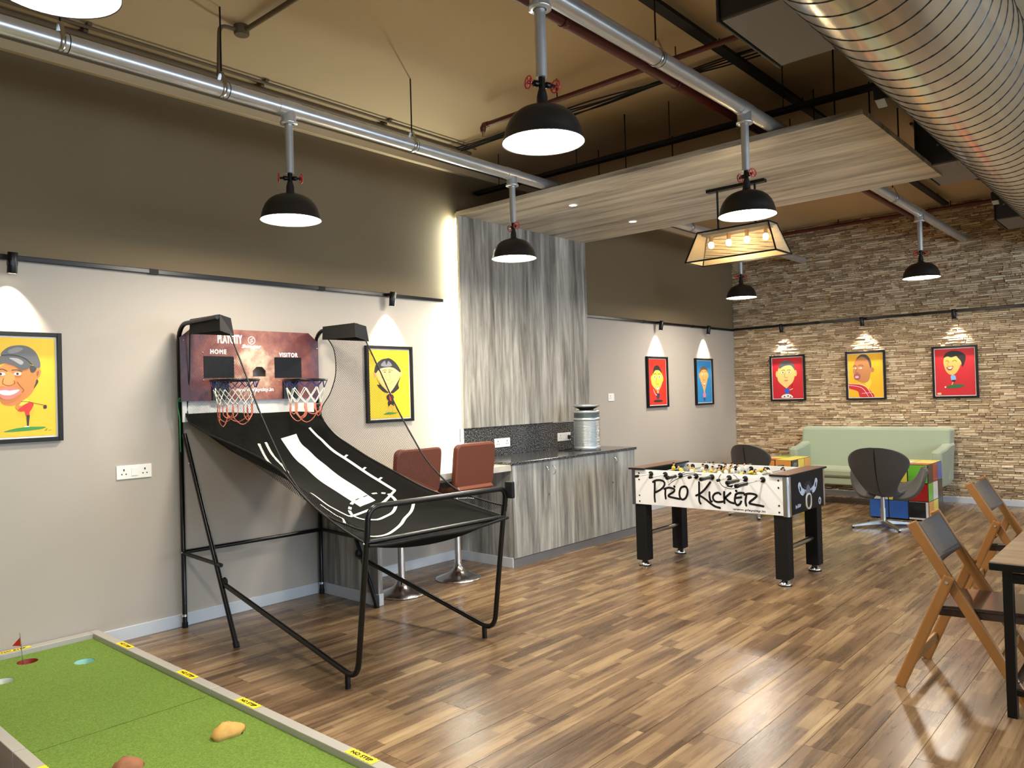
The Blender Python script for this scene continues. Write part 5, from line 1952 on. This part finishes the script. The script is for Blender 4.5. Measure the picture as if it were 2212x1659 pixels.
mat('rock_tan', (206, 158, 84), 0.8, noise=((30, 30, 30), 0.2))
mat('rock_brown', (150, 98, 66), 0.8, noise=((30, 30, 30), 0.25))
rock('golf_obstacle', 'sandy tan mound obstacle on the golf turf', (1.64, 3.13, ZG), (0.075, 0.045, 0.055), 3, 'rock_tan')
rock('golf_obstacle', 'brown lump obstacle at the bottom edge of the turf', (1.235, 3.15, ZG), (0.06, 0.05, 0.05), 9, 'rock_brown')

# ------------------------------------------------------------------ framed cartoon pictures
PW, PH = 0.505, 0.65
mat('frame_black', (12, 11, 11), 0.5, spec=0.3)
mat('mount_white', (240, 238, 232), 0.6)
ART = {}


def acol(c):
    k = 'ink_%d_%d_%d' % c
    mat(k, c, 0.55)
    return k


def picture(label, loc, rot, bg, layers):
    """layers: list of (rgb, 'p' smooth polygon | 's' straight polygon | 'e' ellipse | 'l' stroke, data); u 0..1, v 0..1.3"""
    t = thing('framed_picture', label, 'picture', (0, 0, 0), 'framed cartoon portraits')
    w, h, f, d = PW / 2, PH, 0.024, 0.034
    for x0, x1, z0, z1 in ((-w, -w + f, 0, h), (w - f, w, 0, h), (-w + f, w - f, 0, f), (-w + f, w - f, h - f, h)):
        MB().box(x0, x1, -d, 0, z0, z1).build('frame_bar', 'frame_black', t, bevel=0.002)
    MB().box(-w + f, w - f, -0.014, -0.002, f, h - f).build('mount', 'mount_white', t)
    m = 0.034
    u0, u1, v0, v1 = -w + m, w - m, m, h - m
    MB().box(u0, u1, -0.0165, -0.0145, v0, v1).build('canvas', mat('canvas_%d_%d_%d' % bg, bg, 0.55, noise=((9, 9, 9), 0.06)), t)
    mats, mb = [], MB()
    for i, (c, kind, dt) in enumerate(layers):
        k = acol(c)
        if k not in mats:
            mats.append(k)
        mi = mats.index(k)
        y = -0.0168 - 0.00012 * i
        P = lambda q: Vector((u0 + (u1 - u0) * min(max(q[0], 0), 1), y, v0 + (v1 - v0) * min(max(q[1] / 1.3, 0), 1)))
        if kind == 'e':
            cx, cy, rx, ry = dt[:4]
            an = math.radians(dt[4]) if len(dt) > 4 else 0
            pts = []
            for q in range(22):
                a = 2 * PI * q / 22
                ex_, ey_ = rx * math.cos(a), ry * math.sin(a)
                pts.append((cx + ex_ * math.cos(an) - ey_ * math.sin(an), cy + ex_ * math.sin(an) + ey_ * math.cos(an)))
            mb.poly([P(q) for q in pts], mi)
        elif kind == 'l':
            mb.ribbon([P(q) for q in crom(dt[1:], 5, False)], dt[0], (0, -1, 0), mi, caps=False)
        else:
            pts = crom(dt, 5) if kind == 'p' else dt
            q = [P(p) for p in pts]
            ar = sum(q[j].x * q[(j + 1) % len(q)].z - q[(j + 1) % len(q)].x * q[j].z for j in range(len(q)))
            mb.poly(q if ar > 0 else q[::-1], mi)
    mb.build('painted_figure', mats, t)
    t.location = loc
    t.rotation_euler = (0, 0, math.radians(rot))
    return t


def face(cx, cy, s, skin, line=(120, 70, 40), mouth='smile'):
    """generic features around the centre of a face, s = scale"""
    L = []
    for k in (-1, 1):
        L.append(((244, 240, 230), 'e', (cx + k * 0.085 * s, cy + 0.03 * s, 0.04 * s, 0.022 * s)))
        L.append(((40, 30, 26), 'e', (cx + k * 0.085 * s, cy + 0.03 * s, 0.016 * s, 0.018 * s)))
        L.append((line, 'l', [0.005 * s, (cx + k * 0.13 * s, cy + 0.075 * s), (cx + k * 0.085 * s, cy + 0.095 * s), (cx + k * 0.03 * s, cy + 0.08 * s)]))
    L.append((line, 'l', [0.004 * s, (cx - 0.02 * s, cy + 0.02 * s), (cx - 0.045 * s, cy - 0.09 * s), (cx, cy - 0.11 * s), (cx + 0.045 * s, cy - 0.09 * s)]))
    if mouth == 'smile':
        L.append(((206, 120, 110), 'p', [(cx - 0.10 * s, cy - 0.16 * s), (cx, cy - 0.18 * s), (cx + 0.10 * s, cy - 0.16 * s), (cx, cy - 0.24 * s)]))
        L.append(((250, 248, 244), 'p', [(cx - 0.08 * s, cy - 0.168 * s), (cx, cy - 0.185 * s), (cx + 0.08 * s, cy - 0.168 * s), (cx, cy - 0.215 * s)]))
    else:
        L.append(((214, 140, 110), 'p', [(cx - 0.06 * s, cy - 0.18 * s), (cx, cy - 0.165 * s), (cx + 0.06 * s, cy - 0.18 * s), (cx, cy - 0.215 * s)]))
    return L


def px(pts, ox, oy, sx, sy):
    return [((x - ox) / sx, 1.3 * (oy - y) / sy) for x, y in pts]


# 1: golfer in a cap
A = lambda *p: px(p, -270, 1480, 1027, 1335)
g1 = [((206, 126, 60), 'p', A((30, 600), (-20, 700), (0, 860), (60, 960), (110, 1045), (240, 1058), (330, 1000), (425, 930), (490, 830), (515, 700), (515, 590), (380, 520), (150, 500))),
      ((226, 150, 80), 'p', A((40, 640), (20, 760), (120, 800), (230, 770), (250, 640), (140, 600))),
      ((206, 126, 60), 'p', A((500, 600), (545, 560), (575, 590), (560, 660), (520, 705), (500, 670))),
      ((150, 86, 40), 'p', A((520, 610), (548, 590), (545, 640), (525, 670))),
      ((52, 44, 40), 'p', A((520, 705), (540, 740), (500, 810), (480, 830), (505, 760))),
      ((60, 56, 54), 'p', A((440, 520), (520, 540), (500, 600), (450, 610))),
      ((96, 96, 98), 'p', A((95, 385), (160, 290), (270, 250), (400, 255), (500, 320), (560, 440), (565, 540), (510, 545), (440, 460), (300, 385))),
      ((128, 128, 130), 'p', A((180, 320), (280, 275), (360, 290), (300, 340), (200, 360))),
      ((84, 84, 86), 'p', A((-150, 480), (0, 425), (90, 395), (240, 385), (380, 425), (450, 490), (420, 560), (330, 580), (250, 525), (120, 495), (0, 560), (-150, 600))),
      ((150, 150, 152), 'p', A((190, 420), (290, 425), (360, 470), (330, 510), (250, 460))),
      ((40, 38, 38), 'l', [0.006] + A((95, 388), (240, 380), (380, 425), (470, 510))),
      ((246, 242, 232), 'e', A((95, 635))[0] + (0.045, 0.022)), ((60, 40, 30), 'e', A((85, 635))[0] + (0.016, 0.018)),
      ((246, 242, 232), 'e', A((288, 632))[0] + (0.045, 0.022)), ((60, 40, 30), 'e', A((285, 632))[0] + (0.016, 0.018)),
      ((90, 52, 30), 'l', [0.006] + A((50, 580), (110, 570), (165, 600))), ((90, 52, 30), 'l', [0.006] + A((215, 585), (280, 580), (345, 600))),
      ((140, 78, 40), 'l', [0.004] + A((120, 690), (110, 760), (180, 790), (250, 760), (240, 720))),
      ((206, 124, 110), 'p', A((50, 840), (130, 815), (220, 810), (325, 855), (300, 910), (220, 965), (130, 975), (70, 930))),
      ((252, 252, 250), 'p', A((62, 860), (140, 850), (190, 858), (302, 846), (260, 890), (180, 918), (90, 905))),
      ((140, 78, 40), 'l', [0.004] + A((280, 740), (320, 800), (360, 850), (340, 880))),
      ((206, 126, 60), 'p', A((255, 1080), (300, 1020), (380, 990), (410, 1010), (330, 1060), (290, 1120))),
      ((238, 218, 70), 'p', A((300, 1060), (340, 1000), (400, 980), (405, 1020), (350, 1050))),
      ((226, 46, 34), 'p', A((285, 1120), (330, 1070), (420, 1020), (475, 1040), (450, 1110), (425, 1150), (418, 1195), (382, 1195), (365, 1140), (320, 1140))),
      ((44, 30, 26), 's', A((386, 1190), (426, 1190), (408, 1340), (392, 1340))),
      ((246, 246, 246), 'e', A((390, 1348))[0] + (0.03, 0.01)),
      ((50, 140, 60), 'p', A((110, 1400), (250, 1365), (420, 1350), (620, 1360), (560, 1385), (380, 1400), (200, 1405))),
      ((40, 34, 30), 'l', [0.003] + A((320, 1005), (400, 1010), (500, 1035), (600, 1060))), ((44, 36, 34), 'e', A((618, 1085))[0] + (0.022, 0.028)),
      ((120, 90, 20), 'l', [0.0018] + A((610, 1410), (640, 1380), (625, 1415))), ((120, 90, 20), 'l', [0.0018] + A((650, 1408), (690, 1405)))]
picture('yellow framed cartoon of a grinning golfer in a grey cap', (1.4375, W, 1.302), 0, (226, 186, 36), g1)

# 2: long-haired footballer
A = lambda *p: px(p, 965, 1560, 610, 1020)
g2 = [((34, 30, 30), 'p', A((1060, 940), (1120, 1040), (1190, 1120), (1245, 1180), (1180, 1170), (1120, 1120), (1075, 1060), (1110, 1050))),
      ((34, 30, 30), 'p', A((1445, 930), (1400, 1050), (1410, 1110), (1370, 1150), (1310, 1190), (1280, 1170), (1340, 1080), (1400, 1000))),
      ((216, 150, 90), 'e', A((1048, 900))[0] + (0.035, 0.075)), ((226, 160, 100), 'e', A((1440, 885))[0] + (0.035, 0.075)),
      ((240, 196, 120), 'p', A((1062, 880), (1120, 815), (1240, 792), (1360, 812), (1425, 870), (1410, 970), (1350, 1075), (1285, 1160), (1240, 1165), (1165, 1080), (1095, 970))),
      ((40, 36, 38), 'p', A((1042, 850), (1070, 755), (1150, 685), (1215, 668), (1280, 665), (1370, 730), (1440, 840), (1425, 870), (1330, 805), (1220, 800), (1120, 825), (1065, 885))),
      ((120, 120, 128), 'p', A((1140, 770), (1200, 700), (1225, 760), (1255, 700), (1310, 770), (1230, 790))),
      ((90, 60, 40), 'l', [0.005] + A((1160, 855), (1190, 840), (1225, 845))), ((90, 60, 40), 'l', [0.005] + A((1250, 842), (1285, 838), (1320, 850))),
      ((120, 80, 60), 'e', A((1195, 870))[0] + (0.03, 0.012)), ((120, 80, 60), 'e', A((1270, 868))[0] + (0.03, 0.012)),
      ((206, 140, 80), 'l', [0.005] + A((1215, 860), (1205, 960), (1240, 990), (1280, 960), (1250, 870))),
      ((214, 140, 90), 'l', [0.005] + A((1210, 1030), (1245, 1045), (1290, 1030), (1330, 990))),
      ((240, 196, 120), 's', A((1240, 1150), (1275, 1150), (1280, 1220), (1240, 1220))),
      ((30, 26, 28), 'p', A((1210, 1240), (1245, 1200), (1300, 1205), (1325, 1250), (1300, 1300), (1240, 1300))),
      ((196, 52, 44), 's', A((1250, 1220), (1285, 1220), (1290, 1310), (1262, 1310))),
      ((30, 26, 28), 'p', A((1235, 1310), (1310, 1310), (1320, 1380), (1275, 1350), (1240, 1390))),
      ((226, 170, 110), 's', A((1240, 1380), (1255, 1380), (1225, 1470), (1205, 1470))), ((226, 170, 110), 's', A((1290, 1370), (1308, 1370), (1310, 1470), (1295, 1470))),
      ((52, 128, 58), 'p', A((1160, 1500), (1240, 1470), (1330, 1480), (1390, 1475), (1320, 1500), (1230, 1505)))]
picture('yellow framed cartoon of a long-haired footballer behind the net', (4.2425, W, 1.298), 0, (228, 186, 34), g2)

# 3: red, on the plain wall
A = lambda *p: px(p, 1528, 1582, 137, 342)
g3 = [((226, 168, 60), 'e', A((1553, 1385))[0] + (0.06, 0.09)), ((226, 168, 60), 'e', A((1636, 1385))[0] + (0.05, 0.09)),
      ((240, 186, 76), 'p', A((1556, 1370), (1570, 1325), (1600, 1312), (1628, 1330), (1637, 1390), (1622, 1445), (1598, 1482), (1575, 1462), (1550, 1420))),
      ((40, 32, 30), 'p', A((1562, 1355), (1572, 1300), (1600, 1285), (1622, 1312), (1632, 1350), (1612, 1325), (1580, 1325))),
      ] + face(*A((1595, 1385))[0], 1.5, 0) + [
      ((240, 186, 76), 's', A((1590, 1478), (1603, 1478), (1601, 1500), (1592, 1500))),
      ((60, 50, 90), 'p', A((1583, 1500), (1610, 1500), (1604, 1535), (1590, 1535))),
      ((226, 196, 160), 'l', [0.012] + A((1562, 1465), (1575, 1500), (1588, 1510))),
      ((36, 40, 34), 'e', A((1597, 1554))[0] + (0.26, 0.035))]
picture('red framed cartoon on the plain beige wall beside the blue one', (8.63, W, 1.29), 0, (206, 44, 30), g3)

# 4: blue
A = lambda *p: px(p, 1870, 1562, 121, 312)
g4 = [((214, 150, 90), 'e', A((1895, 1360))[0] + (0.05, 0.09)), ((214, 150, 90), 'e', A((1962, 1360))[0] + (0.05, 0.09)),
      ((232, 172, 96), 'p', A((1898, 1345), (1910, 1310), (1930, 1300), (1950, 1312), (1963, 1350), (1955, 1400), (1938, 1460), (1928, 1485), (1915, 1440), (1900, 1395))),
      ((120, 86, 60), 'p', A((1895, 1345), (1905, 1305), (1930, 1292), (1955, 1308), (1965, 1345), (1945, 1318), (1915, 1320)))] + face(*A((1929, 1360))[0], 1.35, 0) + [
      ((232, 172, 96), 's', A((1924, 1480), (1934, 1480), (1934, 1495), (1924, 1495))),
      ((206, 130, 170), 'p', A((1918, 1495), (1940, 1495), (1938, 1525), (1920, 1525))),
      ((60, 70, 120), 's', A((1921, 1525), (1937, 1525), (1934, 1550), (1924, 1550)))]
picture('blue framed cartoon, the only blue picture, near the stone corner', (9.884, W, 1.288), 0, (40, 132, 192), g4)

# 5: red on stone, blue shirt
A = lambda *p: px(p, 845, 1310, 430, 570)
g5 = [((240, 188, 110), 'e', A((910, 965))[0] + (0.045, 0.1)), ((240, 188, 110), 'e', A((1175, 960))[0] + (0.045, 0.1)),
      ((244, 200, 122), 'p', A((920, 930), (960, 850), (1040, 830), (1140, 870), (1165, 960), (1140, 1070), (1080, 1130), (1040, 1160), (985, 1125), (920, 1050))),
      ((92, 92, 98), 'p', A((945, 890), (955, 820), (1010, 780), (1080, 780), (1150, 830), (1165, 910), (1110, 850), (1020, 855)))] + face(*A((1040, 960))[0], 1.2, 0, mouth='m') + [
      ((240, 188, 110), 's', A((1030, 1140), (1055, 1140), (1052, 1175), (1032, 1175))),
      ((56, 90, 190), 'p', A((1010, 1190), (1040, 1165), (1085, 1180), (1070, 1240), (1025, 1240))),
      ((244, 200, 122), 'l', [0.012] + A((1085, 1190), (1110, 1185), (1130, 1170))), ((30, 26, 26), 'l', [0.006] + A((1120, 1170), (1122, 1110))),
      ((240, 238, 230), 'p', A((975, 1270), (1020, 1250), (1080, 1250), (1120, 1275), (1120, 1300), (975, 1300))),
      ((40, 36, 36), 'e', A((1010, 1285))[0] + (0.03, 0.02)), ((40, 36, 36), 'e', A((1060, 1275))[0] + (0.03, 0.02)), ((40, 36, 36), 'e', A((1095, 1290))[0] + (0.025, 0.018))]
SX = S - 0.03
picture('red framed cartoon with blue shirt, nearest the corner on stone', (SX, 4.362, 1.307), -90, (196, 26, 40), g5)

# 6: orange with running track
A = lambda *p: px(p, 965, 1443, 252, 308)
g6 = [((196, 34, 44), 'p', A((960, 1345), (1040, 1350), (1110, 1385), (1150, 1443), (1050, 1443), (1030, 1400), (960, 1375))),
      ((240, 236, 230), 'l', [0.005] + A((965, 1355), (1060, 1375), (1110, 1440))), ((240, 236, 230), 'l', [0.005] + A((970, 1345), (1080, 1360), (1140, 1440))),
      ((240, 236, 230), 'l', [0.004] + A((1060, 1415), (1145, 1410))),
      ((236, 200, 60), 'p', A((1090, 1330), (1120, 1310), (1135, 1340), (1115, 1380), (1095, 1375))),
      ((176, 112, 66), 'e', A((1143, 1250))[0] + (0.05, 0.07)),
      ((186, 122, 74), 'p', A((1005, 1215), (1030, 1165), (1075, 1140), (1120, 1160), (1138, 1220), (1130, 1270), (1110, 1330), (1060, 1338), (1020, 1310), (1002, 1270))),
      ((74, 66, 64), 'p', A((1028, 1170), (1060, 1140), (1105, 1145), (1135, 1195), (1130, 1240), (1110, 1180), (1070, 1155))),
      ((244, 240, 232), 'e', A((1015, 1235))[0] + (0.04, 0.022)), ((244, 240, 232), 'e', A((1055, 1235))[0] + (0.05, 0.024)),
      ((70, 40, 24), 'e', A((1012, 1235))[0] + (0.014, 0.016)), ((70, 40, 24), 'e', A((1052, 1235))[0] + (0.014, 0.016)),
      ((110, 62, 34), 'l', [0.006] + A((1000, 1222), (1015, 1215), (1028, 1222))), ((110, 62, 34), 'l', [0.006] + A((1040, 1218), (1060, 1212), (1080, 1222))),
      ((130, 76, 44), 'l', [0.005] + A((1030, 1240), (1020, 1262), (1040, 1268))),
      ((150, 84, 90), 'p', A((1005, 1290), (1020, 1272), (1045, 1275), (1055, 1298), (1035, 1320), (1012, 1312))), ((226, 170, 176), 'e', A((1028, 1298))[0] + (0.06, 0.035))]
picture('orange-yellow framed cartoon in the middle of the stone wall', (SX, 3.303, 1.304), -90, (236, 176, 26), g6)

# 7: red on stone, dark tousled hair
A = lambda *p: px(p, 1575, 1435, 295, 340)
g7 = [((236, 176, 92), 'e', A((1770, 1195))[0] + (0.045, 0.06)),
      ((240, 182, 96), 'p', A((1640, 1180), (1665, 1140), (1740, 1130), (1775, 1180), (1755, 1240), (1725, 1278), (1690, 1285), (1660, 1262), (1645, 1225))),
      ((30, 26, 28), 'p', A((1640, 1160), (1660, 1125), (1710, 1110), (1770, 1120), (1805, 1150), (1800, 1190), (1780, 1230), (1770, 1190), (1750, 1165), (1735, 1150), (1700, 1158), (1670, 1150))),
      ((60, 36, 24), 'l', [0.006] + A((1655, 1185), (1668, 1180), (1680, 1190))), ((60, 36, 24), 'l', [0.006] + A((1705, 1188), (1725, 1180), (1740, 1190))),
      ((190, 130, 60), 'l', [0.005] + A((1680, 1190), (1668, 1215), (1690, 1220))),
      ((160, 70, 50), 'p', A((1660, 1230), (1690, 1225), (1712, 1222), (1700, 1248), (1675, 1252))), ((250, 248, 240), 'p', A((1668, 1234), (1690, 1229), (1706, 1228), (1692, 1242))),
      ((236, 176, 92), 's', A((1700, 1280), (1712, 1280), (1712, 1292), (1702, 1292))),
      ((130, 176, 226), 'p', A((1692, 1292), (1722, 1290), (1728, 1320), (1696, 1325))),
      ((34, 30, 40), 's', A((1698, 1324), (1726, 1322), (1722, 1338), (1700, 1338))),
      ((240, 182, 96), 's', A((1702, 1338), (1709, 1338), (1700, 1365), (1692, 1365))),
      ((42, 104, 62), 'p', A((1655, 1372), (1720, 1355), (1790, 1362), (1760, 1378), (1690, 1384))),
      ((244, 240, 232), 'e', A((1648, 1374))[0] + (0.022, 0.022)), ((226, 200, 150), 's', A((1585, 1415), (1615, 1415), (1615, 1430), (1585, 1430)))]
picture('red framed cartoon with tousled dark hair, farthest right on stone', (SX, 2.243, 1.309), -90, (200, 28, 42), g7)
